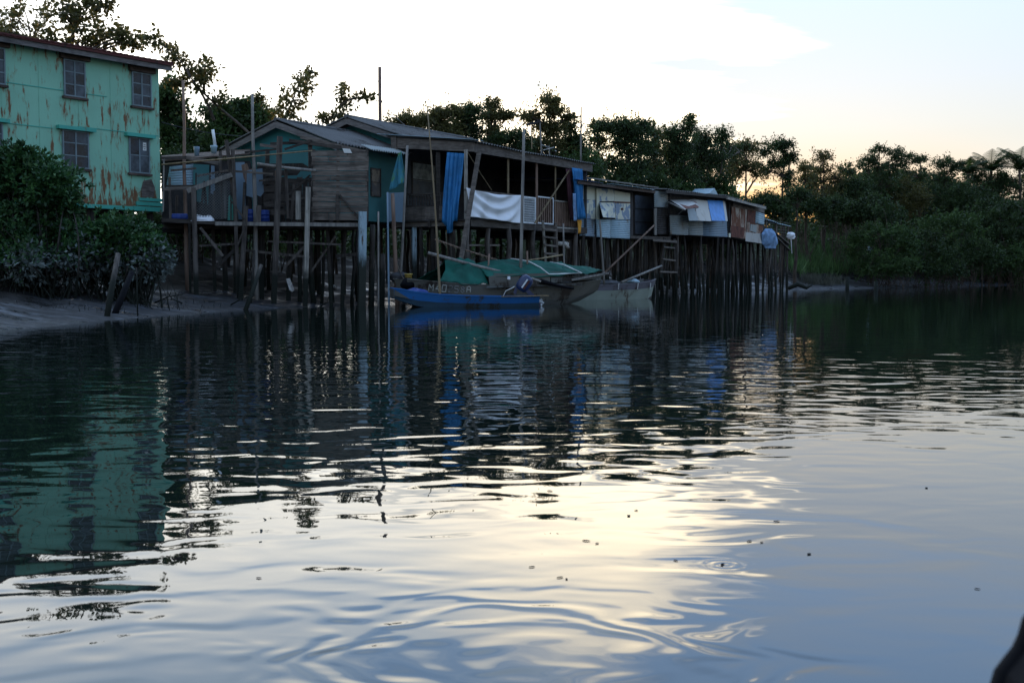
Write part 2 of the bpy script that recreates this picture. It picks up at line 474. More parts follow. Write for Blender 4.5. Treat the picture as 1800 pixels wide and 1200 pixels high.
M['alu'] = plain('dull_aluminium', (0.40, 0.42, 0.42), 0.4, 0.2)
M['rope'] = plain('pale_rope', (0.60, 0.60, 0.58), 0.8, 0.2)
M['dark_rope'] = plain('brown_rope', (0.16, 0.13, 0.09), 0.9, 0.2)
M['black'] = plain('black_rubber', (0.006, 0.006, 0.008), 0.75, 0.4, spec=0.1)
M['interior'] = plain('dark_interior_board', (0.045, 0.042, 0.042), 0.85, 0.4)
M['interior_grey'] = plain('grey_interior_board', (0.08, 0.085, 0.09), 0.85, 0.3)
M['boat_blue'] = painted('boat_blue_paint', (0.017, 0.125, 0.36), (0.05, 0.06, 0.07), 0.42, (3, 3, 5), 0.6, 0.6)
M['boat_blue_low'] = painted('boat_bottom_blue_grey', (0.03, 0.065, 0.10), (0.03, 0.03, 0.025), 0.5, (1.5, 1.5, 3), 0.5, 0.5)
M['boat_grey'] = painted('weathered_grey_boat', (0.125, 0.12, 0.10), (0.05, 0.037, 0.027), 0.55, (1.4, 1.4, 2.2), 0.5, 0.65)
M['boat_dark'] = painted('dark_grey_boat', (0.12, 0.125, 0.115), (0.04, 0.032, 0.026), 0.6, (1.4, 1.4, 2.2), 0.5, 0.7)
M['skiff'] = painted('pale_green_skiff', (0.27, 0.31, 0.26), (0.09, 0.06, 0.04), 0.35, (2, 2, 1.5), 0.4, 0.6)
M['skiff_top'] = painted('grey_violet_strake', (0.13, 0.125, 0.145), (0.06, 0.04, 0.035), 0.5, (2, 2, 1.5), 0.5, 0.6)
M['motor'] = plain('navy_motor_cowl', (0.02, 0.035, 0.10), 0.35, 0.3, spec=0.5)
M['letter'] = painted('worn_white_lettering', (0.36, 0.36, 0.31), (0.15, 0.15, 0.13), 0.3, (6, 6, 6), 0.3, 0.7)
M['letter_faint'] = painted('faded_lettering', (0.19, 0.19, 0.175), (0.13, 0.13, 0.12), 0.6, (6, 6, 6), 0.3, 0.7)
M['paper'] = plain('white_paper', (0.68, 0.68, 0.64), 0.8, 0.1)
M['print'] = plain('dark_print', (0.10, 0.08, 0.07), 0.8, 0.1)
M['glass_dark'] = glass('dark_window_glass', (0.012, 0.014, 0.018), 0.12)
M['glass_dusty'] = glass('dusty_window_glass', (0.035, 0.042, 0.048), 0.3)
M['curtain'] = plain('pale_curtain', (0.33, 0.36, 0.34), 0.85, 0.5, 5.0)
M['frame_grey'] = plain('grey_window_frame', (0.17, 0.22, 0.235), 0.6, 0.25)
M['bark'] = wood('tree_bark', (0.045, 0.033, 0.025), (0.11, 0.08, 0.06), (6, 6, 1.5), vary=0.3)
M['leaf_a'] = leafmat('dark_green_leaf', (0.021, 0.042, 0.014), (0.047, 0.074, 0.022))
M['leaf_b'] = leafmat('olive_leaf', (0.055, 0.058, 0.018), (0.115, 0.105, 0.034), 0.45)
M['leaf_c'] = leafmat('mid_green_leaf', (0.030, 0.060, 0.018), (0.062, 0.105, 0.028))
M['leaf_m'] = leafmat('mangrove_leaf', (0.020, 0.062, 0.026), (0.050, 0.115, 0.030), 0.15, 0.4)
M['leaf_mud'] = leafmat('mud_coated_leaf', (0.085, 0.11, 0.105), (0.17, 0.20, 0.19), 0.05, 0.6)
M['grass'] = leafmat('bank_grass', (0.055, 0.11, 0.035), (0.10, 0.17, 0.055), 0.25)
M['dry_grass'] = leafmat('muddy_grass', (0.055, 0.060, 0.045), (0.10, 0.10, 0.075), 0.2)

# wet tidal mud
m = Mat('tidal_mud')
v = m.coords((1, 1, 1), 'pos')
f1 = m.noise(v, 0.55, 6.0, 0.6, 0.4); f2 = m.noise(v, 3.2, 5.0, 0.6); f3 = m.noise(m.coords((0.35, 1.3, 1), 'pos', (0, 0, R(-25))), 1.2, 5.0, 0.6)
p = m.node('ShaderNodeSeparateXYZ'); m.link(v, p.inputs[0])
wet = m.math('ADD', m.math('MULTIPLY', f1, 0.6), m.math('MULTIPLY', f3, 0.4))
col = m.mix(m.step(f2, 0.3, 0.7), (0.009, 0.008, 0.007), (0.021, 0.018, 0.016))
lowmud = m.mix(m.step(f2, 0.3, 0.7), (0.011, 0.0115, 0.013), (0.030, 0.032, 0.036))
col = m.mix(m.step(m.math('ADD', p.outputs['Z'], m.math('MULTIPLY', m.math('SUBTRACT', f3, 0.5), 0.9)), 0.15, 0.5), lowmud, col)
col = m.mix(m.step(p.outputs['Z'], 1.7, 2.3), col, (0.030, 0.034, 0.018))
sheen_mask = m.math('MULTIPLY', m.step(f3, 0.52, 0.60), m.step(p.outputs['Z'], 0.75, 0.35))  # bluish sky sheen of the wet mud, painted into its colour in patches
col = m.mix(m.math('MULTIPLY', sheen_mask, m.step(f2, 0.35, 0.6)), col, (0.075, 0.083, 0.096))
rough = m.step(wet, 0.47, 0.60, 0.80, 0.22)
rough = m.math('ADD', rough, m.step(p.outputs['Z'], 0.5, 1.2, 0.0, 0.35))
hgt = m.math('ADD', m.math('MULTIPLY', f2, 0.05), m.math('MULTIPLY', f1, 0.08))
M['mud'] = m.surf(col, rough, m.step(p.outputs['Z'], 0.25, 0.7, 0.30, 0.06), hgt, 0.6)

# river water: dark and murky, mirror smooth with slow low ripples
m = Mat('river_water')
v = m.coords((1, 1, 1), 'pos')
p = m.node('ShaderNodeSeparateXYZ'); m.link(v, p.inputs[0])
swell = m.noise(m.coords((0.30, 0.62, 1), 'pos', (0, 0, R(14))), 1.0, 2.0, 0.4, 0.3)
rip = m.noise(m.coords((1.0, 1.35, 1), 'pos', (0, 0, R(-10))), 1.95, 1.5, 0.35, 0.6)
fine = m.noise(m.coords((2.6, 4.2, 1), 'pos', (0, 0, R(6))), 1.0, 1.0, 0.4, 0.2)
near = m.math('MULTIPLY', m.step(p.outputs['Y'], 5.0, 9.5, 0.75, 1.35), m.step(p.outputs['Y'], 12.5, 24.0, 1.0, 0.30))
calm = m.step(p.outputs['X'], 0.4, 3.2, 1.0, 0.45)                 # the water to the right of the boat's wake lies calmer
farmix = m.step(p.outputs['Y'], 8.0, 13.0)
calm = m.math('ADD', m.math('MULTIPLY', calm, m.math('SUBTRACT', 1.0, farmix)), farmix)
h = m.math('MULTIPLY', swell, 0.003)
h = m.math('ADD', h, m.math('MULTIPLY', m.math('MULTIPLY', rip, 0.0086), calm))
h = m.math('ADD', h, m.math('MULTIPLY', m.math('MULTIPLY', fine, 0.0030), calm))
h = m.math('MULTIPLY', h, near)
# rings spreading from a disturbance close to the boat
def rings(cx, cy, r0, width, lam, amp, wob=0.8):
    dx = m.math('SUBTRACT', p.outputs['X'], cx); dy = m.math('SUBTRACT', p.outputs['Y'], cy)
    d = m.math('SQRT', m.math('ADD', m.math('MULTIPLY', dx, dx), m.math('MULTIPLY', dy, dy)))
    d2 = m.math('ADD', d, m.math('ADD', m.math('MULTIPLY', rip, wob), m.math('MULTIPLY', fine, wob * .6)))
    w = m.math('SINE', m.math('MULTIPLY', d2, 2 * math.pi / lam))
    e = m.math('DIVIDE', m.math('SUBTRACT', d, r0), width)
    env = m.math('POWER', 2.718, m.math('MULTIPLY', m.math('MULTIPLY', e, e), -1.0))
    return m.math('MULTIPLY', m.math('MULTIPLY', w, env), amp)
h = m.math('ADD', h, rings(0.02, 3.45, 0.50, 0.30, 0.17, 0.0008, .45))
h = m.math('ADD', h, rings(-0.9, 2.6, 1.35, 0.55, 0.36, 0.0008, .7))
h = m.math('ADD', h, rings(0.805, 4.62, 0.03, 0.06, 0.045, 0.00035, .02))
b = m.node('ShaderNodeBump', i_Strength=1.0, i_Distance=1.0)
m.link(h, b.inputs['Height'])
s_ = m.node('ShaderNodeBsdfPrincipled', i_Roughness=0.01, i_IOR=1.333)
s_.inputs['Base Color'].default_value = (0.006, 0.011, 0.009, 1)
s_.inputs['Specular IOR Level'].default_value = 0.5
m.link(b.outputs[0], s_.inputs['Normal'])
m.link(s_.outputs[0], m.out.inputs[0])
M['water'] = m.m
# ------------------------------------------------------------------ ground and water
BANK = np.array([(-19, -60), (-12.5, 5), (-9.9, 22), (-9.5, 29), (-9.0, 33), (-8.0, 38), (-5.6, 42.6), (-3.6, 45.6), (6.0, 62.7), (14.2, 77.5),
                 (18.5, 81.5), (24, 88), (31, 95.5), (49, 118), (100, 185), (260, 380), (420, 1500)], float)
HROW = Frame(-1.5, 44.0, 0.485, 0.874)      # the row of stilt houses
def inland(x, y):
    x = np.asarray(x, float); y = np.asarray(y, float)
    best = np.full(x.shape, 1e9); sign = np.ones(x.shape)
    for (ax, ay), (bx, by) in zip(BANK[:-1], BANK[1:]):
        dx, dy = bx - ax, by - ay; L = dx * dx + dy * dy
        t = np.clip(((x - ax) * dx + (y - ay) * dy) / L, 0, 1)
        d = np.hypot(x - ax - t * dx, y - ay - t * dy)
        side = np.sign((y - ay) * dx - (x - ax) * dy)
        m_ = d < best - 1e-9
        best = np.where(m_, d, best); sign = np.where(m_, side, sign)
    return best * np.where(sign == 0, 1, sign)
def gz(x, y):
    x = np.asarray(x, float); y = np.asarray(y, float)
    d = inland(x, y)
    za = np.interp(d, [-40, -8, 0, 6, 12, 30, 100, 600], [-2, -1.3, 0, 0.85, 1.9, 2.6, 3.2, 4.0])
    zb = np.interp(d, [-40, -8, 0, 3.6, 8, 15, 24, 100, 600], [-2, -1.3, 0, 0.38, 2.2, 4.5, 4.9, 5.0, 5.0])
    k = np.clip((y - 74) / 10, 0, 1)
    z = za * (1 - k) + zb * k
    b = 0.03 * np.sin(x * 1.7 + 0.6 * y) + 0.028 * np.sin(y * 2.3 - 0.8 * x) + 0.03 * np.sin(4.1 * x + 1.3 * y) + 0.025 * np.sin(5.3 * y - 2.2 * x)
    return z + b * np.clip(d / 2.0, 0.12, 1.3)
def g(x, y): return float(gz(np.array([x]), np.array([y]))[0])

def axis(parts):
    out = []
    for a, b, st in parts: out += list(np.arange(a, b, st))
    return np.array(out + [parts[-1][1]])
xs = axis([(-1500, -200, 130), (-200, -40, 16), (-40, -18, 2.0), (-18, 24, 0.45), (24, 60, 1.4), (60, 160, 8), (160, 1600, 120)])
ys = axis([(-300, 0, 60), (0, 16, 4), (16, 22, 1.0), (22, 48, 0.40), (48, 100, 0.9), (100, 140, 2.5), (140, 400, 20), (400, 2600, 200)])
X, Y = np.meshgrid(xs, ys); Z = gz(X, Y)
nx, ny = len(xs), len(ys)
gm = MB()
gm.v = [tuple(p) for p in np.stack([X.ravel(), Y.ravel(), Z.ravel()], 1).tolist()]
gm.f = [(j * nx + i, j * nx + i + 1, (j + 1) * nx + i + 1, (j + 1) * nx + i) for j in range(ny - 1) for i in range(nx - 1)]
struct(gm.build('ground', M['mud'], smooth=True, origin=(0, 0, 0)))
wm_ = MB()
wm_.add([(-1500, -300, 0), (1600, -300, 0), (1600, 2600, 0), (-1500, 2600, 0)], [(0, 1, 2, 3)])
struct(wm_.build('water', M['water'], origin=(0, 0, 0)))
# ------------------------------------------------------------------ houses
rnd = random.Random(7)
Z = Vector((0, 0, 1))

def stilt(parent, x, y, ztop, r=0.07, lean=0.0, mat='stilt', name='stilt', square=None):
    zb = g(x, y) - 0.35
    sq = rnd.random() < 0.35 if square is None else square
    top = Vector((x + rnd.uniform(-lean, lean), y + rnd.uniform(-lean, lean), ztop)); bot = Vector((x, y, zb))
    b = MB()
    if sq: b.beam(bot, top, r * 1.9, r * 1.7)
    else:
        q = lambda t: bot * (1 - t) + top * t + Vector((rnd.uniform(-.06, .06), rnd.uniform(-.06, .06), 0))
        b.tube([bot, q(.3), q(.55), q(.8), top], [r * 1.15, r * rnd.uniform(.95, 1.15), r, r * rnd.uniform(.85, 1.05), r * 0.9], 8)
    return b.build(name, M[mat], parent, smooth=not sq)

def window(fr, parent, u0, u1, z0, z1, v=0.0, cols=2, rows=3, pane='glass_dusty', frame='frame_grey', bar=0.045, depth=0.05):
    """frame with its glazing bars as a part, one sheet of panes as its sub-part; stands proud of the wall at v"""
    if u0 > u1: u0, u1 = u1, u0
    f = MB()
    a, b_ = v - depth, v - 0.006
    w = bar
    f.fbox(fr, u0, u0 + w, a, b_, z0, z1); f.fbox(fr, u1 - w, u1, a, b_, z0, z1)
    f.fbox(fr, u0 + w, u1 - w, a, b_, z0, z0 + w); f.fbox(fr, u0 + w, u1 - w, a, b_, z1 - w, z1)
    for i in range(1, cols):
        c = u0 + (u1 - u0) * i / cols; f.fbox(fr, c - w / 2, c + w / 2, a + 0.004, b_, z0 + w, z1 - w)
    for j in range(1, rows):
        c = z0 + (z1 - z0) * j / rows
        for i in range(cols):
            x0 = u0 + (u1 - u0) * i / cols + w * 0.55; x1 = u0 + (u1 - u0) * (i + 1) / cols - w * 0.55
            f.fbox(fr, x0, x1, a + 0.012, b_, c - w * .35, c + w * .35)
    win = f.build('window', M[frame], parent)
    p = MB(); p.fbox(fr, u0 + w * .5, u1 - w * .5, v - 0.030, v - 0.004, z0 + w * .5, z1 - w * .5)
    p.build('pane', M[pane], win)
    # odd panes: reglazed, grimy or papered over
    for i in range(cols):
        for j in range(rows):
            if rnd.random() < .28:
                alt = MB()
                x0 = u0 + (u1 - u0) * i / cols + w * .6; x1 = u0 + (u1 - u0) * (i + 1) / cols - w * .6; y0 = z0 + (z1 - z0) * j / rows + w * .6; y1 = z0 + (z1 - z0) * (j + 1) / rows - w * .6
                alt.fbox(fr, x0, x1, v - .033, v - .031, y0, y1)
                alt.build('pane', M['glass_dark' if pane == 'glass_dusty' else 'glass_dusty'], win)
    return win

# ---- the two-storey green house
GH = Frame(-11.6, 41.0, -3.3, -5.0)          # u runs from the downriver corner towards the viewer
GH.v = Vector((-GH.u.y * -1, GH.u.x * -1, 0)); GH.v = Vector((-0.835, 0.551, 0))
zt = GH.hit(286, 119)[1]; zb = GH.hit(280, 371)[1]
gh = thing('green_house', GH.w(0, 0, zb), 'two storey house with rust streaked peeling green walls, raised on stilts behind the mangroves', 'house')
GLEN, GDEP = 9.5, 6.0
b = MB(); b.fbox(GH, 0, GLEN, 0, GDEP, zb, zt + 0.02)
b.build('wall', M['green_wall'], gh)
# roof: eave along the river front, rising inland, red-brown sheet over a grey fascia board
b = MB()
ue0, ue1, ve, vi = -0.28, GLEN + 0.3, -0.42, GDEP + 0.4
ze, zi = zt + 0.12, zt + 1.0
b.corrugated(GH.w(ue0, ve, ze), GH.w(ue1, ve, ze), GH.w(ue0, vi, zi), GH.w(ue1, vi, zi), 44, 0.014, Z, 'a', 0.03, 3)
b.fbox(GH, ue0, ue1, ve + 0.02, ve + 0.06, ze - 0.10, ze + 0.0)
rf = b.build('roof', M['red_roof'], gh)
b = MB(); b.fbox(GH, ue0 + 0.02, ue1, ve + 0.07, ve + 0.11, zt - 0.14, ze - 0.002); b.build('fascia', M['fascia'], rf)
b = MB()
b.slab([GH.w(ue0 + .03, ve + .12, zt - 0.1), GH.w(ue0 + .03, ve + .12, ze - 0.04), GH.w(ue0 + .03, vi, zi - 0.04), GH.w(ue0 + .03, vi, zi - 0.25)], GH.u * 0.04)
b.build('barge_board', M['fascia'], rf)
def ghwin(x0, y0, x1, y1, pane, cols=2, rows=3, lint=None, frame='frame_grey'):
    ym, xm = (y0 + y1) / 2, (x0 + x1) / 2
    ua, ub = GH.hit(x0, ym)[0], GH.hit(x1, ym)[0]
    za, zb_ = GH.hit(xm, y1)[1], GH.hit(xm, y0)[1]
    w = window(GH, gh, ua, ub, za, zb_, 0.0, cols, rows, pane, frame)
    u0, u1 = min(ua, ub), max(ua, ub)
    s = MB(); s.fbox(GH, u0 - 0.06, u1 + 0.06, -0.09, -0.004, za - 0.07, za - 0.002); s.build('sill', M['lintel'], w)
    if lint:
        h, mat, ext, proud = lint
        l = MB(); l.fbox(GH, u0 - ext, u1 + ext, -proud, -0.004, zb_ + 0.003, zb_ + h); l.build('lintel', M[mat], w)
    return w
ghwin(111, 106, 149, 171, 'glass_dusty', 2, 3, (0.24, 'lintel', 0.14, 0.12))
ghwin(231, 128, 265, 188, 'glass_dusty', 2, 3, (0.24, 'lintel', 0.12, 0.12))
ghwin(109, 230, 155, 296, 'glass_dark', 2, 3, (0.11, 'green_trim', 0.2, 0.16))
w4 = ghwin(226, 242, 262, 305, 'glass_dusty', 2, 2, (0.10, 'green_trim', 0.16, 0.16))
ghwin(-26, 82, 8, 148, 'glass_dusty', 2, 3, (0.24, 'lintel', 0.12, 0.12))
ghwin(-34, 214, 4, 275, 'glass_dusty', 2, 3, (0.11, 'green_trim', 0.16, 0.16))
ua, ub = GH.hit(250, 260)[0], GH.hit(256, 260)[0]; za, zc_ = GH.hit(253, 265)[1], GH.hit(253, 251)[1]
b = MB(); b.fbox(GH, min(ua, ub), max(ua, ub), -0.036, -0.032, za, zc_); nt = b.build('paper_notice', M['paper'], w4)
b = MB()
for k, wd in enumerate((0.6, 0.8, 0.5)):
    zz = zc_ - (zc_ - za) * (0.25 + 0.25 * k); um = (ua + ub) / 2; hw = abs(ub - ua) * wd / 2
    b.fbox(GH, um - hw, um + hw, -0.039, -0.0365, zz - 0.025, zz)
b.build('notice_print', M['print'], nt)
# bottom boards, sheet seams, bare board patch
b = MB()
for k, (za, zc_) in enumerate(((zb - 0.03, zb + 0.12), (zb + 0.15, zb + 0.27), (zb + 0.30, zb + 0.40))):
    b.fbox(GH, -0.03, 1.15 - 0.12 * k, -0.07 + 0.015 * k, -0.005, za, zc_)
b.fbox(GH, 1.16, GLEN, -0.06, -0.005, zb - 0.02, zb + 0.10)
b.build('skirting_board', M['green_trim'], gh)
pts = [GH.on(x, y, -0.006) for x, y in ((249, 346), (270, 347), (272, 330), (266, 315), (252, 318), (248, 332))]
b = MB(); b.slab(pts, -GH.v * 0.012); b.build('bare_board_patch', M['beam'], gh)
b = MB()
for zz, u0, u1 in ((GH.hit(60, 152)[1], 2.1, GLEN), (GH.hit(200, 230)[1], 0.05, 3.2), (GH.hit(60, 222)[1], 4.1, GLEN)):
    b.fbox(GH, u0, u1, -0.015, -0.004, zz - 0.012, zz + 0.012)
b.build('sheet_seam', M['green_trim'], gh)
for u in (0.62, 1.95, 3.15, 4.55, 5.8, 7.1, 8.3):
    b = MB(); b.fbox(GH, u - .009, u + .009, -.009, -.003, zb + .12, zt - .16); b.build('sheet_seam', M['green_wall'], gh)
for u in (0.25, 1.3, 2.6, 4.0, 5.5, 7.2, 9.0):
    for v in (0.25, 2.8, 5.5):
        p = GH.w(u, v, 0); stilt(gh, p.x, p.y, zb - 0.02, 0.11, mat='stilt', square=True)

# ---- gable hut (faded teal), joins the veranda house
HW = 3.33; HU0 = -3.44; HWID = 4.47; HDK = 2.95
H = HROW
z_eave = 5.62; z_apex = 6.42
hut = thing('gable_hut', H.w(HU0, HW + HWID / 2, HDK), 'low teal hut with a grey gable roof behind the plank screen', 'hut')
b = MB()
sec = [(HW, HDK), (HW, z_eave - 0.05), (HW + HWID / 2, z_apex - 0.10), (HW + HWID, z_eave - 0.05), (HW + HWID, HDK)]
b.slab([H.w(HU0, v, z) for v, z in sec], H.u * 4.3)
b.build('wall', M['teal_wall'], hut)
b = MB()   # brighter paint in the gable triangle
b.slab([H.w(HU0 - 0.012, HW + .1, z_eave - 0.25), H.w(HU0 - 0.012, HW + .1, z_eave - 0.1), H.w(HU0 - 0.012, HW + HWID / 2, z_apex - 0.15), H.w(HU0 - 0.012, HW + HWID - .1, z_eave - 0.1), H.w(HU0 - 0.012, HW + HWID - .1, z_eave - 0.25)], H.u * 0.009)
b.build('gable_panel', M['teal_gable'], hut)
b = MB()
ov = 0.35; dz = (z_apex - z_eave) / (HWID / 2)
for sgn in (1, -1):
    vr = HW + HWID / 2; vo = HW - ov if sgn > 0 else HW + HWID + ov
    zo = z_eave - ov * dz
    b.corrugated(H.w(HU0 - 0.4, vo, zo), H.w(0.95, vo, zo), H.w(HU0 - 0.4, vr, z_apex), H.w(0.95, vr, z_apex), 26, 0.025, Z, 'a', 0.03, 4)
hr = b.build('roof', M['roof'], hut)
b = MB(); b.tube([H.w(HU0 - 0.42, HW + HWID / 2, z_apex + 0.02), H.w(0.9, HW + HWID / 2, z_apex + 0.02)], 0.07, 8); b.build('ridge_cap', M['roof'], hr)
b = MB()
for sgn in (1, -1):
    vo = HW - ov if sgn > 0 else HW + HWID + ov
    zo = z_eave - ov * dz
    b.slab([H.w(HU0 - 0.38, vo, zo - 0.05), H.w(HU0 - 0.38, HW + HWID / 2, z_apex - 0.045), H.w(HU0 - 0.38, HW + HWID / 2, z_apex - 0.27), H.w(HU0 - 0.38, vo, zo - 0.24)], H.u * 0.04)
b.build('barge_board', M['fascia'], hr)
b = MB(); b.corrugated(H.w(-2.3, HW - 0.75, z_eave - 0.25), H.w(0.0, HW - 0.75, z_eave - 0.22), H.w(-2.3, HW - 0.3, z_eave - 0.06), H.w(0.0, HW - 0.3, z_eave - 0.04), 16, 0.03, Z, 'a', 0.012, 2)
b.build('eave_sheet', M['grey_metal'], hr)
u0, z0 = H.hit(651, 345, HW); u1, z1 = H.hit(661, 296, HW)
window(H, hut, u0, u1 + .25, z0, z1, HW, 1, 2, 'glass_dark', 'dark_plank')
b = MB()    # dark doorway and window in the gable side
b.fbox(H, HU0 - 0.03, HU0 - 0.004, HW + 2.6, HW + 3.4, HDK + 0.02, HDK + 1.95); b.build('door', M['interior'], hut)
for u in (HU0 + .2, -2.0, -0.7):
    for v in (HW + .15, HW + 1.7, HW + 3.0, HW + 4.3):
        p = H.w(u + rnd.uniform(-.15, .15), v, 0); stilt(hut, p.x, p.y, HDK - .01, 0.075, 0.05)

# ---- veranda house
VDK = 3.0; VLEN = 9.3
vh = thing('veranda_house', H.w(0, 0, VDK), 'stilt house with a deep open veranda hung with blue tarpaulins and a white sheet', 'house')
MU0, MV0, MV1 = 1.05, HW, 8.0
ridge_v, z_r, z_m = 5.6, 6.98, 6.22
b = MB()
b.slab([H.w(MU0, v, z) for v, z in ((MV0, VDK + .02), (MV0, z_m - .05), (ridge_v, z_r - .08), (MV1, z_m - .05), (MV1, VDK + .02))], H.u * (VLEN - MU0))
b.build('wall', M['interior_grey'], vh)
b = MB()
b.slab([H.w(MU0 - .012, v, z) for v, z in ((MV0 + .1, z_m - .35), (MV0 + .1, z_m - .1), (ridge_v, z_r - .14), (MV1 - .1, z_m - .1), (MV1 - .1, z_m - .35))], H.u * .009)
b.build('gable_panel', M['teal_gable'], vh)
b = MB()
vo = MV0 - 0.5; sl = (z_r - z_m) / (ridge_v - MV0)
for va, za in ((vo, z_m - .5 * sl), (MV1 + .4, z_m - .4 * sl)):
    b.corrugated(H.w(MU0 - .75, va, za), H.w(VLEN + .2, va, za), H.w(MU0 - .75, ridge_v, z_r), H.w(VLEN + .2, ridge_v, z_r), 48, 0.026, Z, 'a', 0.03, 6)
vr = b.build('roof', M['roof'], vh)
b = MB(); b.tube([H.w(MU0 - .8, ridge_v, z_r + .02), H.w(VLEN + .25, ridge_v, z_r + .02)], 0.08, 8); b.build('ridge_cap', M['roof'], vr)
b = MB()
for va, za in ((vo, z_m - .5 * sl), (MV1 + .4, z_m - .4 * sl)):
    b.slab([H.w(MU0 - .72, va, za - .05), H.w(MU0 - .72, ridge_v, z_r - .045), H.w(MU0 - .72, ridge_v, z_r - .27), H.w(MU0 - .72, va, za - .25)], H.u * .04)
b.build('barge_board', M['fascia'], vr)
# lean-to veranda roof
zv0, zv1 = 5.72, 6.12
b = MB()
b.corrugated(H.w(-.22, -.38, zv0), H.w(VLEN + .35, -.38, zv0 - .05), H.w(-.22, MV0 + .1, zv1), H.w(VLEN + .35, MV0 + .1, zv1), 50, 0.026, Z, 'a', 0.012, 4)
lr = b.build('veranda_roof', M['roof'], vh)
b = MB()
b.slab([H.w(-.30, -.40, zv0 + .035), H.w(-.30, MV0 + .45, zv1 + .06), H.w(.28, MV0 + .45, zv1 + .06), H.w(.28, -.40, zv0 + .035)], Z * .012)
b.build('flashing', M['pale_metal'], lr)
b = MB(); b.fbox(H, -.05, VLEN + .3, -.26, -.20, zv0 - .38, zv0 - .055); b.build('fascia', M['beam'], lr)
b = MB()
b.slab([H.w(-.12, -.25, zv0 - .36), H.w(-.12, -.25, zv0 - .04), H.w(-.12, MV0 - .3, zv1 - .10), H.w(-.12, MV0 - .3, zv1 - .48)], H.u * .06)
b.build('end_beam', M['beam'], lr)
b = MB(); b.fbox(H, -.16, .06, MV0 - .32, MV0 - .08, 5.35, zv1 - .06); b.build('end_post', M['beam'], lr)
b = MB()
for k in range(9):
    u = .3 + k * 1.1
    b.beam(H.w(u, -.18, zv0 - .12), H.w(u, MV0, zv1 - .10), .06, .09)
b.build('rafter', M['dark_plank'], lr)
# floor
b = MB()
for k in range(24): b.fbox(H, -.1, VLEN + .1, -.12 + k * .145, .02 + k * .145, VDK - .05, VDK)
b.build('decking', M['dark_plank'], vh)
b = MB(); b.fbox(H, -.1, VLEN + .1, -.12, -.02, VDK - .25, VDK - .055); b.fbox(H, -.1, VLEN + .1, 1.6, 1.7, VDK - .25, VDK - .055); b.build('floor_beam', M['dark_plank'], vh)
b = MB(); b.fbox(H, -.02, .08, -.016, MV0, VDK - .22, VDK - .056); b.build('floor_beam', M['beam'], vh)
# inside of the veranda
b = MB(); b.slab([H.w(VLEN - .05, v, z) for v, z in ((-.15, VDK + .01), (-.15, zv0 - .07), (MV0 - .01, zv1 - .05), (MV0 - .01, VDK + .01))], H.u * .05); b.build('end_wall', M['interior_grey'], vh)
b = MB(); b.fbox(H, 3.2, VLEN - .1, MV0 - .04, MV0 - .005, VDK + .01, zv1 - .2); b.build('back_panelling', M['interior'], vh)
u0, z0 = H.hit(723, 346, HW); u1, z1 = H.hit(765, 289, HW)
wv = window(H, vh, u0, u1, z0, z1, HW, 1, 2, 'curtain', 'dark_plank', .05)
b = MB(); u2 = H.hit(800, 330, HW)[0]; b.fbox(H, u1 + .5, u2, HW - .04, HW - .006, VDK + .01, VDK + 2.2); b.build('door', M['interior'], vh)
# veranda posts
def vpost(x, mat='brown_pole', w=.08, top=None, bottom=None, v=-.08):
    u = H.hit(x, 340, v)[0]
    b = MB(); b.beam(H.w(u, v, bottom if bottom is not None else VDK), H.w(u, v, top if top is not None else zv0 - .30), w)
    return b.build('post', M[mat], vh)
vpost(819, 'pale_post', .10); vpost(893, 'bamboo', .07); vpost(943, 'brown_pole', .09); vpost(976, 'bamboo', .06); vpost(1012, 'brown_pole', .1)
b = MB(); b.beam(H.onu(770, 388, 0.0), H.onu(770, 268, 0.0), .13); b.build('post', M['dark_plank'], vh)
b = MB(); b.beam(H.on(842, 268, -.32), H.on(810, 458, -.32), .13, .11); b.build('brace_post', M['beam'], vh)
b = MB(); b.beam(H.on(1000, 300, -.3), H.on(940, 392, -.3), .045); b.build('brace', M['bamboo'], vh)
# railing across the end (u = 0)
b = MB()
va, vb = H.hitu(782, 340, 0)[0], H.hitu(708, 340, 0)[0]
b.fbox(H, -.03, .03, va, vb, VDK + .92, VDK + .99); b.fbox(H, -.03, .03, va, vb, VDK + .50, VDK + .55)
n = 15
for k in range(n): c = va + (vb - va) * (k + .5) / n; b.fbox(H, -.022, .022, c - .022, c + .022, VDK + .55, VDK + .92)
rail = b.build('railing', M['dark_plank'], vh)
b = MB()
for k in range(n): c = va + (vb - va) * (k + .5) / n; d = (vb - va) / n * .47; b.fbox(H, -.03, .01, c - d, c + d, VDK + .02, VDK + .495)
b.build('railing_boards', M['beam'], rail)
# front railing: mesh gate, balustrades
def zat(x, y, v=0.): return H.hit(x, y, v)
gu0, gu1 = zat(919, 345, -.1)[0], zat(941, 345, -.1)[0]
gz0, gz1 = zat(930, 393, -.1)[1], zat(930, 346, -.1)[1]
b = MB()
for a_, c_ in ((gu0, gu0 + .06), (gu1 - .06, gu1)): b.fbox(H, a_, c_, -.13, -.07, gz0, gz1)
b.fbox(H, gu0 + .06, gu1 - .06, -.13, -.07, gz0, gz0 + .06); b.fbox(H, gu0 + .06, gu1 - .06, -.13, -.07, gz1 - .06, gz1)
gate = b.build('gate', M['white_paint'], vh)
b = MB()
k = gu0 + .10
while k < gu1 - .08: b.fbox(H, k - .007, k + .007, -.107, -.093, gz0 + .06, gz1 - .06); k += .075
k = gz0 + .12
while k < gz1 - .08: b.fbox(H, gu0 + .06, gu1 - .06, -.116, -.108, k - .007, k + .007); k += .09
b.build('wire_mesh', M['white_paint'], gate)
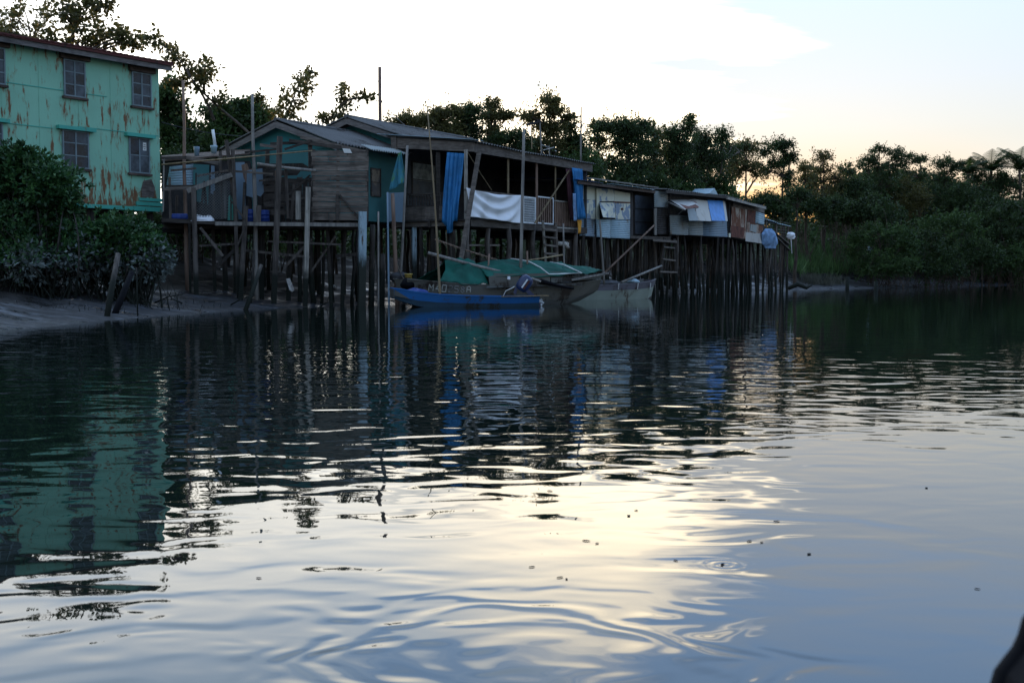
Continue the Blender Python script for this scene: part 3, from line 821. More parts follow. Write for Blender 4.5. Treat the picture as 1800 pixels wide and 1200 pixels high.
def balustrade(xa, xb, ya, yb, mat, frame, step=.17):
    a_, c_ = zat(xa, ya, -.1)[0], zat(xb, ya, -.1)[0]; z1 = zat((xa + xb) / 2, ya, -.1)[1]; z0 = max(VDK - .1, zat((xa + xb) / 2, yb, -.1)[1])
    b = MB()
    k = a_ + .1
    while k < c_ - .05: b.fbox(H, k - .03, k + .03, -.115, -.075, z0 + .05, z1 - .05); k += step
    o = b.build('railing', M[mat], vh)
    b = MB(); b.fbox(H, a_, c_, -.13, -.06, z1 - .05, z1); b.fbox(H, a_, c_, -.13, -.06, z0, z0 + .05); b.fbox(H, c_ - .05, c_, -.14, -.065, z0 + .05, z1 - .05)
    b.build('rail', M[frame], o)
balustrade(944, 972, 346, 394, 'brown_pole', 'white_paint')
balustrade(974, 1016, 354, 404, 'brown_pole', 'pale_post', .16)
b = MB(); ua, z1 = zat(818, 331, -.1); ub = zat(919, 345, -.1)[0]
b.fbox(H, ua, ub, -.13, -.05, z1 - .09, z1 - .02); b.fbox(H, ua, ub, -.12, -.06, VDK + .2, VDK + .28); b.build('rail', M['beam'], vh)
# stilts under the veranda house
for x in (820, 858, 892, 937, 976, 1011):
    u = H.hit(x, 420, -.02)[0]; p = H.w(u, -.02, 0); stilt(vh, p.x, p.y, VDK - .06, .10, .04, 'post', square=False)
for u in (.2, 1.9, 3.6, 5.4, 7.2, 9.0):
    for v in (1.5, 3.2, 5.2, 7.4):
        p = H.w(u + rnd.uniform(-.25, .25), v + rnd.uniform(-.2, .2), 0); stilt(vh, p.x, p.y, VDK - .06, .08, .06)
p = H.onu(728, 430, .1); stilt(vh, p.x, p.y, VDK - .06, .085, .0, 'blue_post', square=True)
for x in (742, 760, 792):
    p = H.onu(x, 430, .15); stilt(vh, p.x, p.y, VDK - .06, .085, .03, 'stilt')
b = MB(); b.beam(H.on(815, 431, .25), H.on(876, 431, .25), .16, .06); b.build('cross_beam', M['beam'], vh)

# cloths and tarpaulins hung on the veranda: things of their own
def hung(name, mat, label, cat, pts, fn_depth, folds, nrm, group=None, nu=48, nv=14, thick=.012):
    """a hanging sheet between outline pixels: pts(a, b) -> world point; folds bulge along nrm"""
    b = MB()
    def fn(a, t):
        p = pts(a, t); return p + nrm * fn_depth(a, t)
    b.grid(fn, nu, nv, nrm * thick)
    o = b.build(name, M[mat], smooth=True)
    return tag(o, label, cat, group)
def quad(fr, tl, tr, bl, br, off, end=False):
    hit = (lambda p: fr.onu(p[0], p[1], off)) if end else (lambda p: fr.on(p[0], p[1], off))
    A, B, C_, D = hit(tl), hit(tr), hit(bl), hit(br)
    return lambda a, t: A * (1 - a) * (1 - t) + B * a * (1 - t) + C_ * (1 - a) * t + D * a * t
fold = lambda n, amp, ph=0.: (lambda a, t: amp * (.35 + .65 * t) * math.sin(2 * math.pi * n * a + ph + 1.3 * math.sin(3 * t + 2 * a)) + .4 * amp * math.sin(2 * math.pi * n * 2.3 * a + 2))
def tarp_pts(a, t):
    q = quad(H, (787, 268), (816, 270), (778, 391), (806, 388), -.24, True)(a, t)
    if t > .82: q = q - Z * (.42 * math.sin(math.pi * min(1, max(0, (a - .1) / .65))) * (t - .82) / .18)
    return q
hung('tarpaulin', 'blue_tarp', 'plain blue tarpaulin bunched like a curtain at the veranda corner post', 'tarpaulin', tarp_pts, fold(3.5, .07), None, -H.u, 'tarpaulins hung on the veranda')
hung('tarpaulin', 'blue_tarp', 'blue tarpaulin gathered over a maroon cloth at the downriver end of the veranda', 'tarpaulin',
     quad(H, (1004, 295), (1021, 297), (1013, 386), (1028, 384), -.42), fold(3.0, .08), None, -H.v, 'tarpaulins hung on the veranda')
hung('cloth', 'maroon_cloth', 'maroon cloth hanging behind the gathered blue tarpaulin', 'cloth', quad(H, (993, 297), (1007, 297), (1000, 384), (1014, 388), -.27), fold(2.0, .05, 1), None, -H.v)
hung('cloth', 'striped_cloth', 'light blue cloth strip hanging low beside the gathered blue tarpaulin', 'cloth', quad(H, (1006, 340), (1012, 340), (1007, 388), (1013, 388), -.53), fold(1.5, .03, .5), None, -H.v)
def sheet_pts(a, t):
    q = quad(H, (818, 330), (918, 343), (826, 381), (915, 393), -.2)(a, t)
    return q - Z * (.10 * math.sin(math.pi * a) * (1 - t)) 
def sheet_fold(a, t):
    w = math.sin(math.pi * a)
    return .03 + .085 * w * math.sin(14 * t + 9 * (a - .5) ** 2 * 4) * (1 - .35 * t) + .035 * math.sin(22 * a + 5 * t) * (.3 + t)
hung('sheet', 'white_cloth', 'white bed sheet drying over the veranda railing', 'bed sheet', sheet_pts, sheet_fold, None, -H.v, nu=60, nv=30)
def tri_pts(a, t):
    A = at(704, 268, 44.6); L = at(685, 336, 44.6); Rr = at(714, 318, 44.6)
    w = .12 + .88 * t
    return A + (L - A) * t * (1 - a) + (Rr - A) * t * a + (Rr - L).normalized() * (a - .5) * .12 * (1 - t)
hung('cloth', 'print_cloth', 'turquoise and green printed cloth pinned up in a triangle at the veranda end', 'cloth', tri_pts, fold(2.2, .06), None, -H.u)
hung('cloth', 'orange_cloth', 'small orange cloth hanging under the far end of the veranda railing', 'cloth', quad(H, (1014, 386), (1022, 387), (1015, 411), (1022, 410), -.3), fold(1.0, .03), None, -H.v, nu=10, nv=6)
b = MB(); b.slab([at(x, y, 44.5) for x, y in ((683, 339), (710, 338), (709, 391), (684, 389))], -H.u * .03)
tag(b.build('metal_sheet', M['blue_grey_metal']), 'pale blue metal panel leaning at the veranda end below the printed cloth', 'metal sheet')
# clothes-line ropes
b = MB(); b.tube([H.on(822, 268, -.1), H.on(848, 310, -.1), H.on(864, 334, -.1)], .018, 5)
tag(b.build('rope', M['bamboo']), 'yellow rope slanting down inside the veranda from the corner post', 'rope')

# ladder up to the veranda
def ladder(fr, rails, rungs, v, label, mats=('pale_post', 'beam'), w=.09):
    base = fr.on(*rails[0][1], v)
    t = thing('ladder', base, label, 'ladder', 'ladders on the house fronts')
    for k, (a_, c_) in enumerate(rails):
        b = MB(); b.beam(fr.on(*c_, v), fr.on(*a_, v), w, w * .8); b.build('rail', M[mats[k]], t)
    for a_, c_ in rungs:
        b = MB(); b.beam(fr.on(*a_, v - .06), fr.on(*c_, v - .06), .05, .07); b.build('rung', M['beam'], t)
    return t
ladder(H, [((954, 388), (959, 462)), ((977, 392), (980, 462))], [((954, 402), (978, 405)), ((955, 416), (979, 419)), ((956, 430), (979, 433)), ((957, 445), (980, 447))], -.5,
       'short wooden ladder with one pale rail climbing to the veranda')
# ------------------------------------------------------------------ the lower shacks downriver
def onr(x, y, v=0.): return H.on(x, y, v)
def ext(p, v0, v1): return p - H.v * 0
def patch(parent, name, mat, px, v=0., t=.02, corr=None):
    """a flat sheet outlined by photograph corners on the wall plane v; corr = (waves, amp) makes it corrugated with ribs across"""
    pts = [onr(x, y, v) for x, y in px]
    b = MB()
    if corr: b.corrugated(pts[0], pts[1], pts[3], pts[2], corr[0], corr[1], -H.v, 'b', .008, 2)
    else: b.slab(pts, -H.v * t)
    return b.build(name, M[mat], parent, smooth=bool(corr))
def awning(parent, name, mat, px, outs, v=-.03, t=.012):
    """a sheet hinged at its top and pushed outward at its bottom: outs gives metres out at each corner"""
    pts = [onr(x, y, v - o) for (x, y), o in zip(px, outs)]
    b = MB(); b.slab(pts, (-H.v + Z * .3) * t); return b.build(name, M[mat], parent)
def body(parent, x0, x1, ytl, ytr, ybl, ybr, depth, mat='interior', v=.05, rise=.25):
    A, B, C_, D = onr(x0, ybl, v), onr(x1, ybr, v), onr(x1, ytr, v), onr(x0, ytl, v)
    off = H.v * depth
    b = MB(); b.hexa([A, B, B + off, A + off, D, C_, C_ + off + Z * rise, D + off + Z * rise]); return b.build('wall', M[mat], parent)
def shedroof(parent, x0, x1, yl, yr, depth, mat, over=.45, rise=.35, waves=30, fascia=None, up=.04):
    A, B = onr(x0, yl, -over) + Z * up, onr(x1, yr, -over) + Z * up
    b = MB(); off = H.v * (depth + over)
    b.corrugated(A, B, A + off + Z * rise, B + off + Z * rise, waves, .022, Z, 'a', .02, 3)
    o = b.build('roof', M[mat], parent)
    if fascia:
        b = MB(); b.slab([A - Z * .03, B - Z * .03, B - Z * .03 - Z * fascia[1], A - Z * .03 - Z * fascia[1]], H.v * .04); b.build('fascia', M[fascia[0]], o)
    return o
def understilts(parent, u0, u1, ztop, n, vs, r=.06, lean=.16, mats=('stilt', 'stilt', 'post')):
    for k in range(n):
        u = u0 + (u1 - u0) * (k + .5) / n + rnd.uniform(-.15, .15)
        v = vs[k % len(vs)] + rnd.uniform(-.12, .12)
        p = H.w(u, v, 0); stilt(parent, p.x, p.y, ztop, rnd.uniform(.75, 1.25) * r, lean, rnd.choice(mats))

# ---- cream and blue shack
sa = thing('cream_shack', onr(1020, 418), 'stilt shack with peeling cream boards above pale blue ribbed siding', 'shack')
body(sa, 1018, 1113, 322, 336, 415, 420, 5.0)
patch(sa, 'wall_board', 'cream', ((1019, 325), (1047, 329), (1047, 352), (1019, 350)), -.0)
patch(sa, 'wall_board', 'cream_peel', ((1019, 353), (1046, 351), (1046, 385), (1019, 384)), -.0)
patch(sa, 'siding', 'blue_grey_metal', ((1019, 385), (1046, 386), (1046, 416), (1019, 414)), -.02, corr=(9, .012))
patch(sa, 'corner_post', 'cream', ((1047, 330), (1052, 331), (1052, 386), (1048, 386)), -.05, .05)
patch(sa, 'wall_board', 'cream_peel', ((1052.3, 331), (1079, 333), (1079, 354), (1052.3, 354)), -.06)
patch(sa, 'wall_board', 'cream', ((1079.4, 335), (1107, 340), (1107, 355), (1079.4, 354)), -.06)
patch(sa, 'opening_shade', 'black', ((1053, 357), (1080, 357), (1080, 384), (1053, 384)), -.052, .006)  # black sheet painting the shade inside the opening behind the shutter
awning(sa, 'shutter', 'cream_peel', ((1053, 356), (1081, 356.5), (1081, 383), (1060, 382)), (.0, .0, .10, .55), -.09)
patch(sa, 'wall_board', 'cream_peel', ((1081.5, 357), (1107, 357.5), (1107, 386), (1081.5, 385)), -.06)
patch(sa, 'batten', 'red_rust', ((1078, 354.4), (1107, 355.2), (1107, 357.2), (1078, 356.4)), -.09, .02)
patch(sa, 'rust_spot', 'red_rust', ((1091, 366), (1095.5, 365), (1096, 369), (1091.5, 370)), -.081, .004)
patch(sa, 'siding', 'pale_metal', ((1047.5, 385), (1073, 386), (1073, 418.5), (1049, 416)), -.07, corr=(10, .014))
patch(sa, 'siding', 'pale_metal', ((1073.4, 386), (1107, 387), (1107, 419.5), (1073.4, 418)), -.06, corr=(10, .014))
sr = shedroof(sa, 1016, 1152, 319, 336.5, 5.2, 'roof', .55, .30, 34, ('lintel', .10))
b = MB(); A, B_ = onr(1016, 317, -.62) + Z * .03, onr(1060, 323, -.62) + Z * .03
b.slab([A, B_, B_ + H.v * 2.4 + Z * .17, A + H.v * 2.4 + Z * .17], Z * .012); b.build('roof_tarp', M['dark_blue'], sr)
b = MB(); A, B_ = onr(1085, 325.5, -.66) + Z * .03, onr(1150, 334.5, -.66) + Z * .03
b.slab([A, B_, B_ + H.v * .5 + Z * .05, A + H.v * .5 + Z * .05], Z * .012); b.build('roof_sheet', M['pale_metal'], sr)
b = MB()
for k in range(5):
    A, B_ = onr(1032 + 22 * k, 318 + 3 * k, .5 + .3 * k) + Z * .12, onr(1060 + 24 * k, 321 + 3.3 * k, .7 + .3 * k) + Z * .13
    b.beam(A, B_, .10, .05)
b.build('roof_batten', M['grey_pole'], sr)
# door recess
b = MB(); A = [onr(x, y, .9) for x, y in ((1116, 343), (1150, 347), (1150, 413), (1116, 411))]; b.slab(A, -H.v * .04)
dr = b.build('door', M['dark_blue'], sa); M_door = plain('grey_blue_door', (0.07, 0.085, 0.105), 0.6, 0.3); dr.data.materials[0] = M_door
b = MB()
for y in (366, 389):
    b.slab([onr(1117, y, .855), onr(1149, y + 1.5, .855), onr(1149, y + 3.5, .855), onr(1117, y + 2, .855)], -H.v * .02)
b.build('door_rail', M['interior'], dr)
b = MB(); A = onr(1113, 412, .05); b.hexa([onr(1108, 419, .0), onr(1178, 423, .0), onr(1178, 423, 1.0), onr(1108, 419, 1.0), onr(1108, 414, .0), onr(1178, 416.5, .0), onr(1178, 416.5, 1.0), onr(1108, 414, 1.0)]); b.build('door_step', M['dark_plank'], sa)
patch(sa, 'siding', 'grey_metal', ((1150, 336), (1174, 337), (1174, 365), (1150, 364)), -.05, corr=(8, .014))
patch(sa, 'siding', 'interior', ((1151, 365), (1174, 366), (1174, 412), (1151, 412)), .06, corr=(12, .014))
patch(sa, 'door_post', 'grey_pole', ((1149.5, 366), (1152.5, 366), (1152.5, 413), (1149.5, 413)), -.02, .06)
ua, ub = H.hit(1019, 400)[0], H.hit(1175, 400)[0]
za = onr(1060, 416).z
understilts(sa, ua, ub, za, 34, (.15, .9, 2.0, 3.2, 4.6), .065, .22)

# ---- patched shack with the blue sheet
sb = thing('patched_shack', onr(1177, 413), 'stilt shack whose front is propped sheets of rust, grey, white and bright blue', 'shack')
body(sb, 1177, 1278, 341, 350, 412, 417, 5.0)
patch(sb, 'siding', 'grey_metal', ((1177, 378), (1209, 379), (1210, 413), (1178, 412)), -.12, corr=(9, .016))
patch(sb, 'siding', 'grey_metal', ((1208, 386), (1235, 387), (1236, 414), (1211, 413)), -.06, corr=(9, .014))
patch(sb, 'siding', 'blue_grey_metal', ((1235.4, 387), (1277, 389), (1279.5, 416.5), (1236.4, 414.5)), -.05, corr=(9, .014))
awning(sb, 'awning_sheet', 'light_rust', ((1178, 352), (1222, 350), (1228, 366), (1204, 368)), (.05, .05, 1.1, 1.3), -.05)
awning(sb, 'awning_rust_patch', 'red_rust', ((1192, 357), (1219, 356), (1229, 364.5), (1206, 367)), (.42, .36, 1.08, 1.26), -.07)
awning(sb, 'awning_sheet', 'grey_metal', ((1207, 364), (1222, 364), (1227, 388), (1211, 388)), (.25, .25, .65, .65), -.05)
awning(sb, 'awning_sheet', 'pale_sheet', ((1222, 351), (1243, 353), (1250, 389), (1225, 388)), (.1, .1, .62, .62), -.06)
awning(sb, 'awning_sheet', 'blue_sheet', ((1243.3, 352), (1270, 353), (1275, 388.5), (1251, 388)), (.1, .1, .6, .6), -.06)
awning(sb, 'awning_sheet', 'pale_sheet', ((1270.2, 353), (1274, 354), (1279, 389), (1275.2, 388.5)), (.1, .1, .6, .6), -.06)
b = MB(); b.beam(onr(1174, 355, -.1), onr(1204, 369, -1.35), .09, .05); b.build('prop', M['grey_pole'], sb)
b = MB(); b.beam(onr(1192, 377, -.1), onr(1202, 368, -1.2), .05); b.build('prop', M['grey_pole'], sb)
shedroof(sb, 1172, 1280, 334.5, 345, 5.2, 'roof', .5, .3, 28, ('dark_plank', .14))
b = MB(); A = [onr(x, y, 2.0) for x, y in ((1247, 340), (1262, 342), (1256, 331))]; b.slab(A, H.v * 1.2); b.build('roof_vent', M['pale_metal'], sb)
ua, ub = H.hit(1177, 400)[0], H.hit(1279, 400)[0]; za = onr(1230, 414).z
understilts(sb, ua, ub, za, 32, (.15, 1.0, 2.2, 3.6, 4.7), .065, .35)

# ---- rusted shack
sc_ = thing('rusted_shack', onr(1282, 418), 'stilt shack walled in deeply rusted sheet metal with a mossy dark roof', 'shack')
body(sc_, 1281, 1344, 350, 364, 417, 428, 5.5)
patch(sc_, 'wall_board', 'beam', ((1288, 354), (1343, 368), (1343, 374), (1288, 364)), -.03)
patch(sc_, 'wall_sheet', 'rust_metal', ((1286, 363), (1313, 368), (1310, 420), (1283, 416)), -.02)
patch(sc_, 'wall_sheet', 'red_rust', ((1314, 368), (1328, 371), (1327, 394), (1313, 389)), -.03)
patch(sc_, 'wall_sheet', 'pale_metal', ((1328.4, 371), (1344, 377), (1343, 395), (1328, 392)), -.03, corr=(5, .012))
patch(sc_, 'wall_sheet', 'rust_metal', ((1313, 390), (1341, 397), (1340, 412), (1312, 408)), -.015)
patch(sc_, 'wall_sheet', 'light_rust', ((1311, 408), (1339, 411), (1339, 428), (1310, 424)), -.03)
patch(sc_, 'wall_sheet', 'grey_metal', ((1319, 394), (1330, 396), (1329, 409), (1318, 406)), -.05)
patch(sc_, 'wall_sheet', 'red_rust', ((1285, 396), (1308, 400), (1307, 419), (1283, 416)), -.035, .006)
patch(sc_, 'wall_board', 'cream', ((1280.5, 410), (1284, 410), (1284, 417.5), (1280.5, 417)), -.05)
shedroof(sc_, 1277, 1347, 345.5, 364, 5.6, 'roof', .5, .55, 22, ('pale_post', .14))
ua, ub = H.hit(1281, 400)[0], H.hit(1344, 400)[0]; za = onr(1312, 422).z
understilts(sc_, ua, ub, za, 28, (.15, 1.0, 2.3, 3.8, 5.0), .065, .40)

# ---- open lean-to at the downriver end
lt = thing('lean_to', onr(1346, 425), 'open wire-sided lean-to with a pale sheet roof at the end of the shack row', 'lean-to')
u0, u1 = H.hit(1345, 400)[0], H.hit(1388, 410)[0]
zl0, zl1 = onr(1346, 386).z, onr(1386, 397).z
b = MB(); b.corrugated(H.w(u0, -.1, zl0), H.w(u1, -.1, zl1), H.w(u0, 3.2, zl0 + .5), H.w(u1, 3.2, zl1 + .5), 14, .02, Z, 'a', .012, 2); b.build('roof', M['pale_metal'], lt)
zd = onr(1375, 425).z
b = MB()
for k in range(10): b.fbox(H, u0, u1, .0 + k * .33, .3 + k * .33, zd - .05, zd)
b.build('decking', M['dark_plank'], lt)
for f_ in (0.05, .45, .95):
    for v in (.02, 3.0):
        u = u0 + (u1 - u0) * f_; b = MB(); b.beam(H.w(u, v, zd), H.w(u, v, zl0 + (zl1 - zl0) * f_ + v * .15 - .02), .09); b.build('post', M['beam'], lt)
b = MB(); b.beam(onr(1362, 409, -.1), onr(1387, 430, -.1), .16, .05); b.beam(onr(1363, 416, -.05), onr(1388, 440, -.05), .14, .05); b.build('rail', M['beam'], lt)
b = MB()
for k in range(14):
    u = u0 + (u1 - u0) * k / 13; b.fbox(H, u - .006, u + .006, .05, .062, zd + .02, zl1 - .05)
for k in range(8):
    z = zd + .1 + k * .16; b.fbox(H, u0, u1, .064, .074, z - .006, z + .006)
b.build('wire_mesh', M['wire'], lt)
understilts(lt, u0, u1 + .3, zd - .05, 20, (.1, 1.2, 2.6), .06, .2)

# tarpaulin bundle and bag hanging at the end of the row
def bundle(px, v, label, mat, cat, name, group=None, bulge=.35):
    (x0, y0), (x1, y1) = px
    b = MB(); ctop = onr(x0, y0, v)
    def fn(a, t):
        w = (.28 + 1.0 * math.sin(min(1, t * 1.15) * math.pi * .85))
        x = x0 + (x1 - x0) * (.5 + (a - .5) * min(1.0, w)) + (t - .5) * (x1 - x0) * .25
        y = y0 + (y1 - y0) * t
        p = onr(x, y, v)
        return p - H.v * (bulge * math.sin(math.pi * a) * (.35 + .65 * math.sin(math.pi * min(1, t + .12))) + .05 * math.sin(11 * a + 6 * t))
    b.grid(fn, 26, 16, H.v * .03)
    return tag(b.build(name, M[mat], smooth=True), label, cat, group)
bundle(((1339, 402), (1365, 437)), -.1, 'sagging blue and white tarpaulin bundle hung on the rusted shack corner', 'striped_cloth', 'tarpaulin', 'tarpaulin')
bundle(((1383, 408), (1396, 420)), -.1, 'white plastic bag tied to the end post of the lean-to', 'white_cloth', 'plastic bag', 'plastic_bag', bulge=.25)
b = MB(); b.tube([onr(1390, 419, -.12), onr(1391, 430, -.12), onr(1392, 446, -.12)], [.05, .03, .015], 5)
tag(b.build('rag', M['white_cloth']), 'thin white rag trailing from the bag at the lean-to', 'rag')

ladder(H, [((1168, 418), (1161, 488)), ((1185, 420), (1189, 506))], [((1167, 434), (1186, 436)), ((1165, 455), (1187, 458)), ((1160, 477.5), (1190, 478.5))], -.55,
       'tall grey ladder leaning below the dark door recess', ('stilt', 'stilt'), .13)
b = MB(); b.hexa([onr(1148, 424, -.7), onr(1190, 427, -.7), onr(1190, 427, -.05), onr(1148, 424, -.05), onr(1148, 420, -.7), onr(1190, 423, -.7), onr(1190, 423, -.05), onr(1148, 420, -.05)])
tag(b.build('landing_plank', M['beam']), 'wooden landing plank at the head of the tall ladder', 'plank')
# ------------------------------------------------------------------ plank platform with its posts
PF = Frame(-9.6, 40.3, 4.9, 0.9)          # platform front, nearly across the view; v goes away from the river
def pf(x, y, v=0.): return PF.on(x, y, v)
PDK = pf(500, 390).z
pl = thing('plank_platform', pf(470, 392), 'rickety plank platform on stilts with broken posts, beside the green house', 'platform')
pu0, pu1 = PF.hit(284, 390)[0], PF.hit(640, 390)[0]
b = MB()
n = 30
for k in range(n):
    a_ = pu0 + (pu1 - pu0) * k / n; b.fbox(PF, a_ + .0005, a_ + (pu1 - pu0) / n - .0005, rnd.uniform(-.12, .0), 6.2, PDK - .04 + rnd.uniform(0, .012), PDK)  # deck depth extended out of view to shade the mud beneath
b.build('decking', M['dark_plank'], pl)
b = MB(); b.beam(pf(378, 393, -.16), pf(634, 395.5, -.16), .07, .12); b.build('edge_beam', M['grey_pole'], pl)
b = MB(); b.beam(pf(284, 387, -.1), pf(380, 391, -.1), .07, .14); b.build('edge_beam', M['dark_plank'], pl)
b = MB()
for v in (.5, 1.6): b.fbox(PF, pu0, pu1, v, v + .1, PDK - .22, PDK - .045)
b.build('joist', M['dark_plank'], pl)
def post(x0, y0, x1, y1, w, mat='post', v=0., ground=False, square=True, name='post', parent=None):
    p, q = pf(x0, y0, v), pf(x1, y1, v)
    if ground:
        q.z = g(q.x, q.y) - .3
    s = w * p.y / FPX
    b = MB()
    if square: b.beam(q, p, s, s * .8)
    else: b.tube([q, (p + q) / 2 + Vector((rnd.uniform(-.03, .03), 0, 0)), p], [s * .55, s * .52, s * .45], 8)
    return b.build(name, M[mat], parent or pl, smooth=not square)
post(340, 330, 345, 492, 8, 'post', -.2, True)
post(333, 392, 334, 486, 4, 'stilt', -.1, True)
post(398, 246, 418, 400, 6, 'post', -.05)
post(409, 263, 419, 450, 6, 'post', -.12, True)
post(387, 265, 391, 385, 5, 'post', .3)
post(432, 362, 421, 484, 8, 'post', -.2, True)
post(492, 240, 480, 502, 9, 'post', -.22, True)
post(486, 300, 489, 388, 5, 'brown_pole', .1)
post(502, 292, 506, 384, 5, 'post', .05)
post(524, 336, 524, 386, 8.5, 'pale_post', -.05)
post(541.5, 329, 535.5, 512, 8, 'pale_post', -.22, True)
post(551, 299, 549, 390, 5, 'stilt', -.06)
post(455, 361, 454, 392, 8, 'post', -.05)
post(470, 262, 469, 388, 7, 'dark_plank', .9)
post(395, 318, 396, 384, 4, 'grey_pole', .2)
post(288, 280, 287, 372, 2.5, 'grey_pole', -.02)
post(545, 246, 546, 300, 7, 'dark_plank', .35)
for x, yb in ((377, 480), (396, 470), (412, 470), (458, 500), (505, 505), (525, 515), (552, 520), (563, 518), (582, 520), (600, 528), (617, 524)):
    v = rnd.uniform(.4, 1.6); q = pf(x, 430, v); stilt(pl, q.x, q.y, PDK - .05, rnd.uniform(.055, .095), .12)
b = MB(); b.beam(pf(430, 385, -.3), pf(405, 352, -.3), .08, .05); b.beam(pf(433, 392, -.3), pf(418, 430, -.3), .07, .05); b.build('brace', M['dark_plank'], pl)
def rail(x0, y0, x1, y1, w, mat, v=0., h=None, name='rail'):
    b = MB(); s = w * 40.5 / FPX; b.beam(pf(x0, y0, v), pf(x1, y1, v), s * .6, s); return b.build(name, M[mat], pl)
rail(283, 278, 330, 277, 5, 'dark_plank', .1); rail(328, 277, 384, 287, 6, 'beam', .05)
rail(329, 336, 408, 307, 8, 'grey_pole', -.18)
rail(284, 327, 345, 327, 4, 'dark_plank', .02); rail(284, 333, 336, 330, 5, 'beam', -.03)
b = MB(); b.tube([pf(452, 288, -.1), pf(500, 295, -.12), pf(555, 300, -.1)], .05, 8); b.build('rail', M['grey_pole'], pl, smooth=True)
b = MB(); b.tube([pf(284, 289.5, -.28), pf(400, 279, -.3), pf(549, 265, -.28)], [.03, .028, .02], 7)
tag(b.build('bamboo_pole', M['bamboo'], smooth=True), 'long yellow bamboo pole laid level across the platform posts', 'pole')
rail(508, 247, 600, 260, 6, 'dark_plank', .25, name='rafter'); rail(457, 255, 490, 259, 5, 'beam', .3, name='rafter'); rail(475, 253, 546, 250, 5, 'dark_plank', .4, name='rafter')
rail(500, 263, 545, 248, 4, 'dark_plank', .2, name='rafter'); rail(528, 241, 645, 268, 6, 'beam', .45, name='rafter')
b = MB(); b.beam(pf(508, 342, .4), pf(545, 308, .4), .06); b.build('brace', M['dark_plank'], pl)

# more crooked posts, sticks and cross pieces of the tangle
for k in range(15):
    x = [427, 438, 448, 463, 476, 497, 512, 531, 415, 374, 364, 352, 310, 300, 560][k]
    y0 = rnd.uniform(296, 350); dx = rnd.uniform(-7, 7); v = rnd.uniform(.1, 1.5)
    post(x + dx, y0, x, 386, rnd.uniform(3, 5.5), rnd.choice(['stilt', 'post', 'dark_plank', 'post']), v)
for k, (xa, ya, xb, yb) in enumerate(((350, 432, 425, 428), (430, 440, 545, 452), (470, 424, 600, 430), (380, 470, 432, 420), (545, 480, 590, 415), (590, 450, 636, 446), (352, 400, 392, 450), (500, 470, 548, 420))):
    b = MB(); v = rnd.uniform(-.25, .5); b.beam(pf(xa, ya, v), pf(xb, yb, v), .05, rnd.uniform(.06, .11)); b.build('cross_piece', M[rnd.choice(['stilt', 'post'])], pl)
for xa, ya, xb, yb in ((430, 268, 492, 262), (398, 300, 480, 306), (300, 300, 345, 296), (455, 318, 505, 312), (344, 310, 398, 300), (490, 352, 552, 346)):
    rail(xa, ya, xb, yb, rnd.uniform(2.5, 4.5), rnd.choice(['post', 'dark_plank', 'beam']), rnd.uniform(-.15, .6))
for k in range(7):
    b = MB(); y_ = 286 + k * 13.5; b.slab([pf(463 + rnd.uniform(-3, 5), y_ + rnd.uniform(7, 12), .62), pf(545 + rnd.uniform(-25, 2), y_ + rnd.uniform(7, 12), .6), pf(545 + rnd.uniform(-25, 2), y_ + rnd.uniform(-1, 2), .6), pf(463, y_ + rnd.uniform(-1, 2), .62)], PF.v * .025); b.build('side_plank', M[rnd.choice(['dark_plank', 'stilt', 'dark_plank'])], pl)
# back wall boards of the platform's sheds
b = MB()
for k in range(9):
    a_ = PF.hit(462 + k * 10, 330, 1.9)[0]; c_ = PF.hit(462 + k * 10 + 9.4, 330, 1.9)[0]
    z0 = PDK + .01; z1 = PDK + 1.5 + rnd.uniform(-.1, .15); b.fbox(PF, a_, c_, 1.88, 1.91, z0, z1)
tag(b.build('board_fence', M['dark_plank']), 'dark upright board fence at the back of the platform', 'fence')

# plank screen
ps = thing('plank_screen', pf(598, 388, -.05), 'square screen wall of weathered horizontal planks with a white board on top', 'screen wall')
rows = [(265, 275), (275.3, 284), (284.4, 292), (292.3, 300), (300.4, 309), (309.3, 318), (318.4, 327), (327.4, 337), (337.4, 346), (346.5, 354), (354.5, 363), (363.4, 374), (374.4, 387)]
b = MB()
for k, (y0, y1) in enumerate(rows):
    cuts = [548 + rnd.uniform(-2, 2)] + ([rnd.uniform(575, 620)] if rnd.random() < .65 else []) + [647 + rnd.uniform(-2, 2)]
    for xa, xb in zip(cuts[:-1], cuts[1:]):
        d = rnd.uniform(0, .05); dy = rnd.uniform(-.5, .5)
        b.slab([pf(xa + .3, y1 + dy, -.06 - d), pf(xb - .3, y1 + rnd.uniform(-.5, .5), -.06 - d), pf(xb - .3, y0 + dy + .4, -.06 - d), pf(xa + .3, y0 + rnd.uniform(0, .8), -.06 - d)], -PF.v * .025)
b.build('plank', M['plank'], ps)
for x in (551, 594, 645):
    b = MB(); b.beam(pf(x, 390, .0), pf(x, 263, .0), .09); b.build('post', M['dark_plank'], ps)
b = MB(); b.beam(pf(597, 342, -.16), pf(630, 382, -.16), .07, .05); b.beam(pf(593, 341, -.16), pf(593, 387, -.16), .09, .05); b.build('brace', M['dark_plank'], ps)
b = MB(); b.slab([pf(x, y, -.12) for x, y in ((602, 261), (615, 262), (619, 269.5), (605, 269))], -PF.v * .02)
tag(b.build('board', M['paper']), 'small white board resting on top of the plank screen', 'board')
lp = MB(); p, q = pf(637.5, 372, -.3), pf(635, 534, -.3); q.z = g(q.x, q.y) - .3; lp.beam(q, p, .24, .2)
tag(lp.build('mooring_post', M['blue_post']), 'thick pale blue peeling mooring post in front of the plank screen', 'post')

